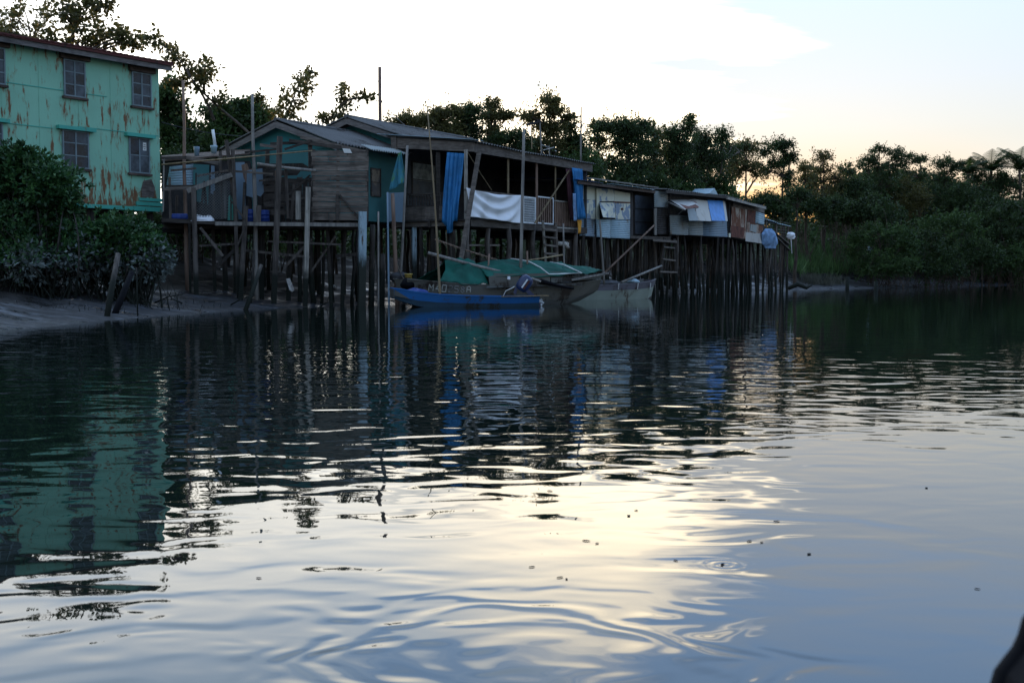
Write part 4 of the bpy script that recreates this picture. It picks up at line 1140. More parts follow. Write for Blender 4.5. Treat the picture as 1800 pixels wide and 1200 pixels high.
# things standing on the platform
def barrel(p, r, h, mat, label, cat='barrel', name='barrel', lying=None, group=None):
    b = MB(); ax = Vector(lying) if lying else Z
    prof = [(0, .86), (.03, .96), (.12, 1), (.33, .98), (.35, 1.03), (.37, .98), (.63, .98), (.65, 1.03), (.67, .98), (.88, 1), (.97, .96), (1, .86)]
    b.tube([p + ax * (h * t) for t, _ in prof], [r * k for _, k in prof], 16)
    o = b.build(name, M[mat], smooth=True); return tag(o, label, cat, group)
barrel(PF.w(PF.hit(441, 385, .5)[0], .5, PDK), .19, .42, 'barrel_blue', 'blue plastic drum on the platform just upriver of the short stub post', 'drum', 'drum', group='blue drums on the platform')
barrel(PF.w(PF.hit(465, 385, .5)[0], .5, PDK), .17, .40, 'barrel_blue', 'blue plastic drum on the platform under the grey round rail', 'drum', 'drum', group='blue drums on the platform')
barrel(PF.w(PF.hit(302, 375, .3)[0], .3, PDK + .13), .13, .5, 'barrel_blue', 'blue plastic drum lying on its side by the green house', 'drum', 'drum', lying=PF.u, group='blue drums on the platform')
b = MB()
def sackf(a, t):
    x = (a - .5); y = (t - .5)
    return PF.w(PF.hit(357, 380, .1)[0] + x * .75, .1 + y * .5, PDK + .005 + .22 * (max(0, (1 - 4 * x * x)) * max(0, (1 - 4 * y * y))) ** .6 * (1 + .2 * math.sin(9 * a)))
b.grid(sackf, 14, 10, (0, 0, -.004)); tag(b.build('sack', M['white_cloth'], smooth=True), 'white sack slumped on the platform planks behind the wire fence', 'sack')
b = MB(); b.slab([pf(x, y, .7) for x, y in ((434, 300), (461, 296), (464, 338), (458, 346), (450, 342), (445, 348), (433, 344))], PF.v * .03)
tag(b.build('metal_sheet', M['blue_grey_metal']), 'torn pale blue metal sheet standing behind the platform posts', 'metal sheet')
b = MB(); b.slab([pf(x, y, .75) for x, y in ((424, 290), (434, 287), (438, 298), (446, 296), (447, 308), (438, 312), (434, 325), (428, 312))], PF.v * .03)
tag(b.build('sack', M['brown_pole']), 'brown torn sack hanging beside the pale blue metal sheet', 'sack')

# tin shed behind the wire fence
ts = thing('tin_shed', PF.w(1.2, 2.0, PDK), 'low dark tin shed with ribbed blue-grey walls behind the wire fence', 'shed')
a0, a1, a2 = PF.hit(284, 320, 1.6)[0], PF.hit(339, 320, 1.6)[0], PF.hit(440, 320, 1.6)[0]
zt0, zt1 = pf(300, 292, 1.6).z, pf(400, 276, 1.6).z
b = MB(); b.fbox(PF, a0, a2, 1.65, 3.6, PDK - .3, zt1 - .12); b.build('wall', M['interior'], ts)
b = MB(); b.corrugated(pf(292, 331, 1.6), pf(339, 331, 1.6), pf(298, 293, 1.6), pf(341, 288, 1.6), 9, .014, -PF.v, 'b', .008, 2); b.build('wall_sheet', M['pale_metal'], ts, smooth=True)
b = MB(); b.slab([pf(x, y, 1.55) for x, y in ((339, 352), (366, 360), (368, 290), (340, 288))], PF.v * .02); b.build('wall_board', M['teal_wall'], ts)
b = MB(); b.slab([pf(x, y, 1.5) for x, y in ((370, 340), (378, 342), (377, 292), (371, 291))], PF.v * .02); b.build('wall_board', M['blue_grey_metal'], ts)
b = MB(); b.slab([pf(x, y, 1.55) for x, y in ((415, 386), (432, 386), (430, 285), (414, 285))], PF.v * .02); b.build('wall_board', M['blue_grey_metal'], ts)
b = MB(); b.slab([pf(x, y, 1.35) for x, y in ((400, 387), (414, 387), (413, 338), (402, 344))], PF.v * .02); b.build('wall_board', M['green_trim'], ts)
b = MB(); b.slab([pf(284, 284, 1.4), pf(440, 272, 1.4), pf(440, 270, 3.9) + Z * .12, pf(284, 282, 3.9) + Z * .12], Z * .05); b.build('roof', M['lintel'], ts)
def pot(x, y0, y1, w, v, mat, label, name, cat):
    p = pf(x, y1, v); top = pf(x, y0, v); s = w * p.y / FPX / 2; h = top.z - p.z
    b = MB(); b.tube([p, p + Z * h * .7, p + Z * h * .75, p + Z * h], [s * .8, s, s * 1.1, s * 1.1], 12); return tag(b.build(name, M[mat], smooth=True), label, cat)
pot(376, 256, 270, 11, 2.0, 'pale_metal', 'pale bucket on the tin shed roof under the chimney pipe', 'bucket', 'bucket')
b = MB(); b.tube([pf(378, 256, 2.0), pf(374, 228, 2.0)], [.055, .05], 8); tag(b.build('chimney_pipe', M['white_cloth'], smooth=True), 'white and rusty chimney pipe rising from the bucket on the tin shed', 'chimney')
pot(346, 258, 280, 9, 2.2, 'blue_grey_metal', 'grey water jar at the edge of the tin shed roof', 'water_jar', 'jar')

# wire mesh fence
wf = thing('wire_fence', pf(345, 385, -.05), 'diamond wire mesh fence sagging between the platform posts', 'fence')
b = MB()
def wireline(x0, y0, x1, y1): b.beam(pf(x0, y0, -.06), pf(x1, y1, -.06), .012, .012)
for k in range(-14, 26):
    for sgn in (1, -1):
        c = 342 + k * 5.0; pts = []
        xa, ya, xb, yb = c, 305, c + sgn * 80, 385
        lo, hi = 344, 406
        def clip(x0, y0, x1, y1):
            t0, t1 = 0., 1.; d = x1 - x0
            for lim, s in ((lo, 1), (hi, -1)):
                t = (lim - x0) / d
                if s * d > 0: t0 = max(t0, t)
                else: t1 = min(t1, t)
            return (t0, t1) if t1 - t0 > .03 else None
        r_ = clip(xa, ya, xb, yb)
        if r_: wireline(xa + (xb - xa) * r_[0], ya + (yb - ya) * r_[0], xa + (xb - xa) * r_[1], ya + (yb - ya) * r_[1])
b.build('wire_mesh', M['wire'], wf)
for x, y0 in ((344.5, 304), (406, 304)):
    b = MB(); b.beam(pf(x, 388, -.05), pf(x, y0, -.05), .04); b.build('fence_post', M['stilt'], wf)

# ------------------------------------------------------------------ poles
def pole(x0, y0, x1, y1, Yt, Yb, r0, r1, mat, label, name='pole', cat='pole', group=None, ground=True, bend=0.0, n=8, crooked=.0):
    p, q = at(x0, y0, Yt), at(x1, y1, Yb)
    if ground: q.z = min(q.z, g(q.x, q.y)) - .25
    pts = []
    for k in range(6):
        t = k / 5; c = q * (1 - t) + p * t + Vector((bend * math.sin(math.pi * t), 0, 0)) + Vector((rnd.uniform(-crooked, crooked), 0, 0)) * (0 < k < 5)
        pts.append(c)
    b = MB(); b.tube(pts, [r1 + (r0 - r1) * k / 5 for k in range(6)], n)
    return tag(b.build(name, M[mat], smooth=True), label, cat, group)
pole(321.5, 142, 330, 480, 40.6, 40.6, .045, .075, 'brown_pole', 'tall dark pole standing beside the corner of the green house', crooked=.03)
pole(443.5, 165, 451, 470, 40.8, 40.8, .045, .085, 'grey_pole', 'tall grey pole rising from the platform in front of the teal hut gable', crooked=.03)
pole(667.5, 118, 669, 330, 52.5, 52.5, .075, .085, 'brown_pole', 'thick brown utility pole rising behind the two grey roofs', 'utility_pole', 'utility pole')
pole(751, 187, 776, 513, 41.2, 40.7, .018, .05, 'bamboo', 'long bamboo pole leaning past the veranda roof from the blue sampan', 'bamboo_pole', bend=.05)
pole(921, 228, 915, 486, 43.3, 43.1, .05, .06, 'grey_pole', 'straight grey pole standing in the covered boat beside the outboard motor', ground=False)
pole(665, 372, 665, 540, 41.4, 41.4, .03, .034, 'grey_pole', 'thin pale pole in the water beside the peeling mooring post', 'mooring_pole')
pole(681, 338, 684, 540, 41.0, 41.0, .03, .036, 'blue_grey_metal', 'thin bluish pole in the water off the bow of the blue sampan', 'mooring_pole')
pole(690, 340, 699, 498, 43.3, 43.3, .07, .085, 'brown_pole', 'thick brown pole leaning behind the bow of the blue sampan', 'mooring_pole')
pole(716, 256, 701, 488, 43.6, 43.4, .045, .05, 'grey_pole', 'tall grey pole leaning outward at the upriver end of the veranda', 'mooring_pole')
pole(655, 395, 652, 530, 42.6, 42.6, .10, .11, 'stilt', 'thick dark stake behind the thin pale mooring pole', 'mooring_pole')
pole(672, 446, 670, 530, 42.9, 42.9, .11, .12, 'stilt', 'short thick dark stake with a flat top near the sampan bow', 'mooring_pole')
pole(1054.5, 387, 1062, 500, 50.6, 50.9, .04, .05, 'grey_pole', 'slim grey pole standing in the pale skiff', ground=False)
pole(990, 393, 994, 470, 48.8, 48.6, .035, .04, 'grey_pole', 'slim pole beside the short ladder under the veranda', 'pole', ground=True)
pole(1150, 396, 1058, 484, 54.5, 52.0, .035, .045, 'brown_pole', 'dark slanting pole from the door recess down to the pale skiff', ground=False)
pole(1021.5, 188, 1021, 292, 53.5, 53.5, .035, .04, 'grey_pole', 'thin mast standing at the far corner of the veranda roof', 'mast', 'mast', ground=False)
b = MB(); b.tube([H.on(980, 428, -.35), H.on(997, 429, -.35)], .09, 10); b.tube([H.on(994, 429, -.35), H.on(998, 436, -.4)], .09, 10)
tag(b.build('pipe', M['pale_post'], smooth=True), 'pale bent drain pipe below the veranda floor', 'pipe')

# television aerials on the veranda roof
def P_(x, y, Yd): return at(x, y, Yd)
a1 = thing('television_aerial', P_(952, 268, 51.5), 'dark wide aerial on a grey mast above the veranda roof', 'aerial', 'aerials on the veranda roof')
b = MB(); b.tube([P_(949, 216, 51.5), P_(952, 270, 51.5)], .035, 6); b.build('mast', M['grey_pole'], a1)
b = MB(); b.beam(P_(926, 220, 51.5), P_(951, 213, 51.5), .10, .09)
for k in range(6):
    x = 927 + k * 4.4; y = 220 - k * 1.3; b.beam(P_(x, y - 4, 51.2), P_(x, y + 4, 51.8), .03); b.beam(P_(x, y, 51.1), P_(x, y, 51.9), .04)
b.build('boom', M['dark_metal'], a1)
a2_ = thing('television_aerial', P_(966, 271, 51.0), 'small pale aerial with short rods low on the veranda roof', 'aerial', 'aerials on the veranda roof')
b = MB(); b.tube([P_(965, 256, 51.0), P_(966, 273, 51.0)], .025, 6); b.build('mast', M['grey_pole'], a2_)
b = MB(); b.beam(P_(955, 264, 51.2), P_(974, 259, 50.8), .03)
for k in range(7): x = 955.5 + k * 3; b.beam(P_(x - 4, 256.5 + k * 1.2 - 2, 51.0), P_(x + 5, 256.5 + k * 1.6, 51.0), .03)
b.build('boom', M['alu'], a2_)
b = MB(); b.tube([P_(934, 222, 51.4), P_(935, 262, 51.2)], .02, 5); tag(b.build('mast', M['bamboo']), 'thin bamboo stick under the dark aerial on the veranda roof', 'stick')
for k, (xa, ya, Ya, xb, yb, Yb, sag, lab) in enumerate(((668, 137, 52.5, 585, 235, 54, .3, 'thin cable from the utility pole down behind the teal hut'),
        (668, 176, 52.5, 800, 268, 47, .35, 'thin cable from the utility pole to the veranda roof'), (284, 215, 44, 470, 240, 45, .15, 'thin cable strung from the green house toward the teal hut'))):
    p, q = at(xa, ya, Ya), at(xb, yb, Yb); b = MB()
    b.tube([p * (1 - t / 8) + q * (t / 8) - Z * sag * 4 * (t / 8) * (1 - t / 8) for t in range(9)], .011, 4)
    tag(b.build('cable', M['dark_metal']), lab, 'cable')

# ------------------------------------------------------------------ stakes and litter on the mud
def stake(x0, y0, x1, y1, Yb, Yt, r, mat, label, name='stake', cat='stake', group=None, sq=False):
    q = at(x1, y1, Yb); p = at(x0, y0, Yt); q.z = min(q.z, g(q.x, q.y)) - .15
    b = MB()
    if sq: b.beam(q, p, r * 2, r * 1.7)
    else: b.tube([q, (p + q) / 2 + Vector((rnd.uniform(-.02, .02), 0, 0)), p], [r, r * .97, r * .85], 9)
    return tag(b.build(name, M[mat], smooth=not sq), label, cat, group)
stake(208, 446, 186, 558, 29.8, 30.6, .075, 'post', 'tall grey stake leaning in the shallows before the mangroves')
stake(232, 478, 198, 548, 30.8, 31.6, .085, 'black', 'short black stake leaning on the mud beside the tall grey one')
stake(240, 470, 242, 548, 31.0, 31.0, .018, 'stilt', 'thin dark stick upright in the mud beside the leaning black stake', 'stick', 'stick')
stake(459, 466, 428, 522, 37.2, 38.2, .07, 'post', 'broken log leaning out of the mud below the platform', 'log', 'log')
stake(447, 440, 440, 482, 39.6, 40.0, .04, 'stilt', 'thin crooked branch stuck in the mud under the platform', 'branch', 'branch')
b = MB(); b.slab([at(x, y, 39.0 if y > 500 else 39.4) for x, y in ((503, 491), (509, 490), (517, 510), (514, 513), (509, 510))], (0, .05, .02))
tag(b.build('board', M['grey_pole']), 'pale broken board lying on the mud between the stilts', 'board')
for (x, y, w, lab, nm, mt, cat) in ((585, 505, .22, 'small pale plastic bottle stranded on mud under the plank screen', 'bottle', 'white_paint', 'bottle'), (392, 476, .18, 'small white scrap stranded on the mud beneath the wire fence', 'plastic_scrap', 'white_cloth', 'litter')):
    d = ray(x, y); q = None
    for s in np.arange(25, 60, .05):
        c = Vector((d.x / d.y * s, s, EYE + d.z / d.y * s))
        if c.z <= g(c.x, c.y): q = c; break
    q = q or at(x, y, 41)
    b = MB(); b.tube([q + Vector((-w / 2, 0, .04)), q + Vector((-w * .2, 0, .045)), q + Vector((w * .3, .02, .04)), q + Vector((w / 2, .02, .035))], [.03, .05, .05, .02], 8)
    tag(b.build(nm, M[mt], smooth=True), lab, cat)
for x, yt, yb, Yd, r, lab in ((1445.5, 481, 503, 90, .09, 'slim dark stake of a close pair on the far mud, nearer the shacks'), (1450.5, 480, 503, 90, .09, 'slim dark stake of a close pair on the far mud, nearer the bushes'),
        (1490, 486, 511, 80, .13, 'thick dark mooring stake standing in the water off the far mud'), (1540, 494, 516, 77, .12, 'short dark stake alone in open water beyond the thick one')):
    p = at(x, yt, Yd); q = at(x - 1, yb, Yd); q.z = min(-.3, g(q.x, q.y) - .2)
    b = MB(); b.tube([q, p], [r, r * .92], 9); tag(b.build('mooring_stake', M['stilt'], smooth=True), lab, 'stake', 'stakes off the far mud bank')
b = MB(); c = at(1530, 438, 98)
b.tube([c - Z * .3, c - Z * .1, c + Z * .15, c + Z * .3], [.05, .28, .2, .05], 9); tag(b.build('plastic_bag', M['pale_metal'], smooth=True), 'pale plastic bag caught in the bushes on the far bank', 'plastic bag')
c = on_z(1408, 507.5, .25); b = MB(); b.tube([c + Vector((-.7, 0, 0)), c + Vector((-.2, 0, .25)), c + Vector((.3, 0, .05)), c + Vector((.6, .1, .2))], [.1, .14, .1, .06], 7)
tag(b.build('driftwood', M['stilt'], smooth=True), 'dark driftwood stump on the far mud beyond the shacks', 'driftwood')
def flatleaf(b, c, s):
    a0 = rnd.uniform(0, 3.1); cs_, sn = math.cos(a0), math.sin(a0); n = 9
    def edge(k):
        t = 2 * math.pi * k / n; x, y = s * 1.5 * math.cos(t), s * .6 * math.sin(t) * (1 + .3 * math.cos(t)); return Vector((c.x + x * cs_ - y * sn, c.y + x * sn + y * cs_, .0015 + .12 * s * abs(math.sin(t))))
    top = [edge(k) for k in range(n)]; b.slab(top, (0, 0, .0012))
for x, y, s, lab in ((1422, 973, .020, 'dark floating seed pod alone in open water'), (455, 1015, .016, 'small dark leaf floating low in the water'), (984, 1014, .018, 'larger of two dark leaves floating side by side'),
        (996, 1017, .013, 'smaller of two dark leaves floating side by side'), (1270, 991, .02, 'dark leaf floating inside a small ring ripple'), (1718, 1034, .014, 'tiny floating leaf by the dark boat edge')):
    s *= .5; c = on_z(x, y, .002); b = MB(); flatleaf(b, c, s)
    tag(b.build('floating_leaf', M['black'], smooth=True), lab, 'leaf', 'litter floating on the river')

for x, y in ((125, 568), (410, 632), (385, 650), (245, 732), (280, 741), (782, 733), (823, 737), (540, 797), (872, 668), (1367, 558), (65, 818)):
    x, y = 900 + x * .533, 560 + y * .533; s = rnd.uniform(.004, .008) * (1 + max(0, 1000 - y) / 500); c = on_z(x, y, .001)
    b = MB(); flatleaf(b, c, s * 1.6)
    tag(b.build('leaf_fleck', M['black'], smooth=True), 'tiny dark fleck of leaf floating on the open water', 'leaf', 'tiny leaf flecks on the river')
for k, (x, y, Yd, dx, dz, lab) in enumerate(((270, 505, 35.5, .8, .25, 'thin bare stick lying on the mud beside the lower mangrove bush'), (320, 508, 36.5, -.6, .1, 'short bent stick lying on the mud below the tall dark pole'),
        (405, 500, 38.0, .7, .3, 'forked stick poking out of the mud under the platform rail'), (560, 512, 40.6, .5, .2, 'bare branch lying on the mud below the plank screen'))):
    q = at(x, y, Yd); q.z = g(q.x, q.y) + .01; b = MB()
    p = q + Vector((dx, .2, dz)); b.tube([q, (p + q) / 2 + Vector((0, 0, .06)), p], [.025, .02, .01], 5); b.tube([(p + q) / 2 + Vector((0, 0, .05)), (p + q) / 2 + Vector((dx * .2, -.2, .28))], [.014, .007], 5)
    tag(b.build('stick', M['stilt'], smooth=True), lab, 'stick')

# ------------------------------------------------------------------ boats
def hull(P0, P1, prof, stations, side_m, low_m, in_m, parent, tw=.05, floor=.08):
    """flat-bottomed boat from stern/bow points. stations: (t, half bottom, half chine, half gunwale, z bottom, z chine, z gunwale)"""
    P0, P1 = Vector((P0[0], P0[1], 0)), Vector((P1[0], P1[1], 0)); ax = (P1 - P0); L = ax.length; ax.normalize(); sd = Vector((ax.y, -ax.x, 0))
    def pt(t, s, z): return P0 + ax * (L * t) + sd * s + Z * z
    up, lo, inn, gw = MB(), MB(), MB(), MB()
    for mb, ia, ib in ((lo, 0, 1), (up, 1, 2)):
        for sg in (1, -1):
            ring = []
            for (t, hb, hc, hg, zb, zc, zg) in stations:
                pp = [(hb, zb), (hc, zc), (hg, zg)]
                ring.append((pt(t, sg * pp[ia][0], pp[ia][1]), pt(t, sg * pp[ib][0], pp[ib][1])))
            vs = [p for r in ring for p in r]; n = len(ring)
            mb.add(vs, [(2 * i, 2 * i + 2, 2 * i + 3, 2 * i + 1) for i in range(n - 1)])
    vs = [pt(s[0], sg * s[1], s[4]) for s in stations for sg in (-1, 1)]
    lo.add(vs, [(2 * i, 2 * i + 1, 2 * i + 3, 2 * i + 2) for i in range(len(stations) - 1)])
    for s in (stations[0], stations[-1]):
        t = s[0]; up.add([pt(t, -s[2], s[5]), pt(t, s[2], s[5]), pt(t, s[3], s[6]), pt(t, -s[3], s[6])], [(0, 1, 2, 3)])
        lo.add([pt(t, -s[1], s[4]), pt(t, s[1], s[4]), pt(t, s[2], s[5]), pt(t, -s[2], s[5])], [(0, 1, 2, 3)])
    # inside skin and gunwale
    for sg in (1, -1):
        vs = []
        for (t, hb, hc, hg, zb, zc, zg) in stations:
            t2 = min(max(t, .012), .988)
            vs += [pt(t2, sg * max(.01, hb - tw), zb + floor), pt(t2, sg * max(.02, hg - tw), zg - .005)]
        inn.add(vs, [(2 * i, 2 * i + 2, 2 * i + 3, 2 * i + 1) for i in range(len(stations) - 1)])
        for s0, s1 in zip(stations[:-1], stations[1:]):
            gw.beam(pt(s0[0], sg * (s0[3] - tw * .4), s0[6] + .012), pt(s1[0], sg * (s1[3] - tw * .4), s1[6] + .012), tw * 1.5, .035)
    vs = [pt(min(max(s[0], .012), .988), sg * max(.01, s[1] - tw), s[4] + floor) for s in stations for sg in (-1, 1)]
    inn.add(vs, [(2 * i, 2 * i + 1, 2 * i + 3, 2 * i + 2) for i in range(len(stations) - 1)])
    up.build('hull', M[side_m], parent); lo.build('hull_bottom', M[low_m], parent); inn.build('inner_planking', M[in_m], parent); gw.build('gunwale', M[side_m], parent)
    return pt, ax, sd
# blue sampan (bow at the left)
B0, B1 = at(690, 535, 40.1), at(940, 535, 41.5)
bs = thing('blue_sampan', ((B0.x + B1.x) / 2, (B0.y + B1.y) / 2, 0), 'narrow bright blue sampan lying in front of the covered grey boat', 'boat', 'boats moored below the houses')
st = [(0, .20, .26, .33, .30, .40, .60), (.05, .26, .32, .40, .20, .33, .57), (.15, .36, .42, .50, .04, .22, .48), (.30, .44, .50, .58, -.08, .15, .40), (.55, .48, .54, .62, -.10, .11, .34),
      (.80, .46, .52, .60, -.08, .10, .315), (1.0, .42, .48, .56, -.05, .12, .32)]
pt, bax, bsd = hull(B0, B1, None, st, 'boat_blue', 'boat_blue_low', 'boat_blue_low', bs)
b = MB(); b.slab([pt(-.006, -.31, .60), pt(-.006, .31, .60), pt(.006, .22, .28), pt(.006, -.22, .28)], -bax * .02); b.slab([pt(.0, .345, .57), pt(.0, .27, .37), pt(.10, .395, .27)], bsd * .012)
b.build('bow_plate', M['boat_dark'], bs)
for t in (.42, .66):
    b = MB(); b.hexa([pt(t, -.55, .22), pt(t + .04, -.55, .22), pt(t + .04, .55, .22), pt(t, .55, .22), pt(t, -.55, .25), pt(t + .04, -.55, .25), pt(t + .04, .55, .25), pt(t, .55, .25)]); b.build('thwart', M['boat_blue'], bs)
b = MB()
def lump(c, rx, ry, rz, mat, label, cat, name, n=14, seed=0, group=None):
    r2 = random.Random(seed); ph = [r2.uniform(0, 6) for _ in range(6)]
    b = MB()
    def fn(a, t):
        th = 2 * math.pi * a; f = math.pi * t
        k = 1 + .12 * math.sin(3 * th + ph[0]) * math.sin(f) + .10 * math.sin(5 * th + ph[1] + 3 * f) + .08 * math.sin(4 * f + ph[2])
        return c + Vector((rx * math.cos(th) * math.sin(f) * k, ry * math.sin(th) * math.sin(f) * k, rz * math.cos(f) * k))
    b.grid(fn, n * 2, n); return tag(b.build(name, M[mat], smooth=True), label, cat, group)
lump(pt(.15, .0, .42) + Z * .05, .36, .24, .14, 'barrel_blue', 'crumpled blue tarpaulin bundle in the bow of the blue sampan', 'tarpaulin', 'tarpaulin', seed=3)
b = MB(); b.tube([pt(.74, .5, .33), pt(.76, .52, .52), pt(.80, .52, .60), pt(.82, .52, .66)], .014, 6); tag(b.build('rope', M['rope'], smooth=True), 'stiff white rope end sticking up from the blue sampan', 'rope')
b = MB(); b.beam(pt(.72, .63, .335), pt(1.06, .60, .36), .045, .03); tag(b.build('oar', M['bamboo']), 'light wooden stick lying along the blue sampan gunwale', 'stick')
# outboard motor on its stern
mo = thing('outboard_motor', pt(.95, 0, .3), 'navy blue outboard motor tilted up on the stern of the blue sampan', 'outboard motor')
def mq(x, y, d=0.): return at(x, y, 41.45 + d)
b = MB()
def cowl(a, t):
    th = 2 * math.pi * a; f = math.pi * t
    e = lambda q: math.copysign(abs(q) ** .6, q)
    lx, lz = .23 * e(math.sin(f)) * math.cos(th), .29 * e(math.cos(f)); ly = .19 * e(math.sin(f)) * math.sin(th)
    c, s_ = math.cos(R(35)), math.sin(R(35))
    return mq(922, 498) + Vector((lx * c + lz * s_ , ly, -lx * s_ + lz * c)) * 1.0
b.grid(cowl, 24, 14); cw = b.build('cowling', M['motor'], mo, smooth=True)
b = MB(); cdir = Vector((math.sin(R(35)), 0, math.cos(R(35)))); cp = Vector((math.cos(R(35)), 0, -math.sin(R(35))))
cc = mq(922, 498) + Vector((0, -.20, 0)) 
b.slab([cc + cp * -.02 + cdir * -.17, cc + cp * .03 + cdir * -.17, cc + cp * .03 + cdir * .17, cc + cp * -.02 + cdir * .17], (0, -.008, 0)); b.build('stripe', M['white_paint'], cw)
b = MB(); b.slab([cc + cp * .06 + cdir * -.17, cc + cp * .11 + cdir * -.17, cc + cp * .11 + cdir * .16, cc + cp * .06 + cdir * .16], (0, -.008, 0)); b.build('stripe', M['red_rust'], cw)
b = MB(); b.beam(mq(924, 508), mq(940, 524, .05), .14, .12); b.beam(mq(938, 521, .05), mq(950, 536, .05), .07, .16); b.build('leg', M['motor'], mo)
b = MB(); b.tube([mq(946, 529, .05), mq(956, 533, .05)], [.07, .03], 8)
for k in range(3):
    a_ = 2 * math.pi * k / 3; d_ = Vector((.3 * math.cos(a_), math.cos(a_), math.sin(a_))); c = mq(952, 531, .05); b.slab([c, c + d_ * .08 + Vector((.05, .03, 0)), c + d_ * .15, c + d_ * .09 - Vector((.03, .04, 0))], (.012, 0, 0))
b.build('propeller', M['alu'], mo)
b = MB(); b.beam(mq(908, 505), mq(905, 516), .06, .1); b.beam(mq(917, 513), mq(928, 505), .035); b.build('bracket', M['motor'], mo)
b = MB(); b.tube([mq(934, 489), mq(951, 495)], [.045, .03], 8); b.build('tiller', M['grey_pole'], mo)

# covered grey boat
G0, G1 = Vector((-3.72, 41.45, 0)), Vector((2.72, 45.6, 0))
gb = thing('covered_boat', (-.5, 43.5, 0), 'large weathered grey boat under green tarpaulins, lettered on its bow', 'boat', 'boats moored below the houses')
st = [(0, .15, .30, .50, .38, .6, .90), (.04, .25, .5, .70, .16, .42, .86), (.12, .45, .75, .90, -.08, .25, .80), (.25, .7, .95, 1.05, -.2, .18, .72), (.5, .85, 1.05, 1.15, -.25, .15, .66), (.75, .75, .95, 1.10, -.16, .16, .70),
      (.9, .6, .85, 1.02, .08, .3, .76), (1.0, .45, .75, .95, .36, .50, .86)]
gp, gax, gsd = hull(G0, G1, None, st, 'boat_grey', 'boat_dark', 'boat_dark', gb, tw=.07)
# raised side boards and stern boards
b = MB()
b.slab([gp(.36, 1.17, .68), gp(.68, 1.19, .72), gp(.68, 1.19, 1.10), gp(.41, 1.17, 1.06), gp(.355, 1.17, .98)], gsd * .04)
b.build('side_board', M['boat_grey'], gb)
b = MB(); b.slab([gp(.34, 1.22, .60), gp(.86, 1.20, .68), gp(.86, 1.20, .74), gp(.34, 1.22, .67)], gsd * .06); b.build('rubbing_strake', M['boat_dark'], gb)
b = MB(); b.slab([gp(.69, 1.16, .76), gp(.99, .99, .90), gp(1.0, .99, 1.06), gp(.84, 1.12, 1.0), gp(.69, 1.16, .95)], gsd * .04); b.build('side_board', M['boat_dark'], gb)
b = MB(); b.beam(gp(.80, 1.24, .86), gp(1.03, 1.06, 1.10), .06, .07); b.build('quarter_rail', M['grey_pole'], gb)
b = MB(); b.hexa([gp(.40, 1.0, .9), gp(.82, 1.0, .98), gp(.82, -1.0, .98), gp(.40, -1.0, .9), gp(.40, 1.0, 1.10), gp(.82, 1.0, 1.16), gp(.82, -1.0, 1.16), gp(.40, -1.0, 1.10)]); b.build('deck_house', M['boat_dark'], gb)
GLYPH = {'M': [[(0, 0), (0, 1), (.5, .45), (1, 1), (1, 0)]], '4': [[(.75, 0), (.75, 1), (0, .35), (1, .35)]], '0': [[(0, 0), (0, 1), (1, 1), (1, 0), (0, 0)]],
         '2': [[(0, .85), (.3, 1), (.9, 1), (1, .7), (0, 0), (1, 0)]], '5': [[(1, 1), (.05, 1), (0, .55), (.8, .55), (1, .3), (.8, 0), (0, 0)]],
         '8': [[(.5, .52), (.05, .75), (.5, 1), (.95, .75), (.5, .52), (0, .25), (.5, 0), (1, .25), (.5, .52)]], 'A': [[(0, 0), (0, .8), (.5, 1), (1, .8), (1, 0)], [(0, .45), (1, .45)]]}
def lettering(txt, t0, z0, h, mat, wd=.135, gap=.215, st_w=.032):
    L = (G1 - G0).length
    def hs(t, z):    # half width of the upper side at (t, z)
        for s0, s1 in zip(st[:-1], st[1:]):
            if s0[0] <= t <= s1[0]:
                k = (t - s0[0]) / (s1[0] - s0[0]); hc, hg, zc, zg = [s0[i] * (1 - k) + s1[i] * k for i in (2, 3, 5, 6)]
                return hc + (hg - hc) * (z - zc) / (zg - zc)
        return 1.0
    def wp(x, y):
        t = t0 + x / L; z = z0 + y - .06 * x; return gp(t, hs(t, z) + .012, z)
    b = MB()
    for i, ch in enumerate(txt):
        for line in GLYPH[ch]:
            for (xa, ya), (xb, yb) in zip(line[:-1], line[1:]):
                b.beam(wp(i * gap + xa * wd, ya * h), wp(i * gap + xb * wd, yb * h), st_w, .012, up=gsd)
    return b.build('lettering', M[mat], gb)
lettering('M40', .085, .51, .22, 'letter'); lettering('258', .170, .47, .21, 'letter_faint'); lettering('A', .255, .46, .20, 'letter')
# tarpaulins and gear on it
def tarp(rows_, name, label, mat='green_tarp', wr=.028, seed=1):
    r2 = random.Random(seed); n, m_ = len(rows_), len(rows_[0])
    def fn(a, t):
        i = min(int(t * (n - 1)), n - 2); ft = t * (n - 1) - i; j = min(int(a * (m_ - 1)), m_ - 2); fa = a * (m_ - 1) - j
        q = lambda i_, j_: gp(*rows_[i_][j_])
        p = (q(i, j) * (1 - fa) + q(i, j + 1) * fa) * (1 - ft) + (q(i + 1, j) * (1 - fa) + q(i + 1, j + 1) * fa) * ft
        return p + Z * wr * (math.sin(23 * a + 5 * t) * .7 + math.sin(9 * a - 13 * t) + .6 * math.sin(41 * t + 7 * a))
    b = MB(); b.grid(fn, 40, 30, (0, 0, -.012)); return tag(b.build(name, M[mat], smooth=True), label, 'tarpaulin')
tarp([[(.12, .92, .80), (.24, 1.08, .76), (.36, 1.12, .72)], [(.19, .45, 1.20), (.30, .5, 1.40), (.37, .6, 1.30)], [(.22, .0, 1.52), (.30, .0, 1.66), (.37, .0, 1.50)], [(.2, -.5, 1.2), (.3, -.5, 1.4), (.37, -.6, 1.3)], [(.12, -.92, .80), (.24, -1.08, .76), (.36, -1.12, .72)]],
     'tarpaulin', 'dark green tarpaulin pitched like a tent over the lettered bow of the covered boat')
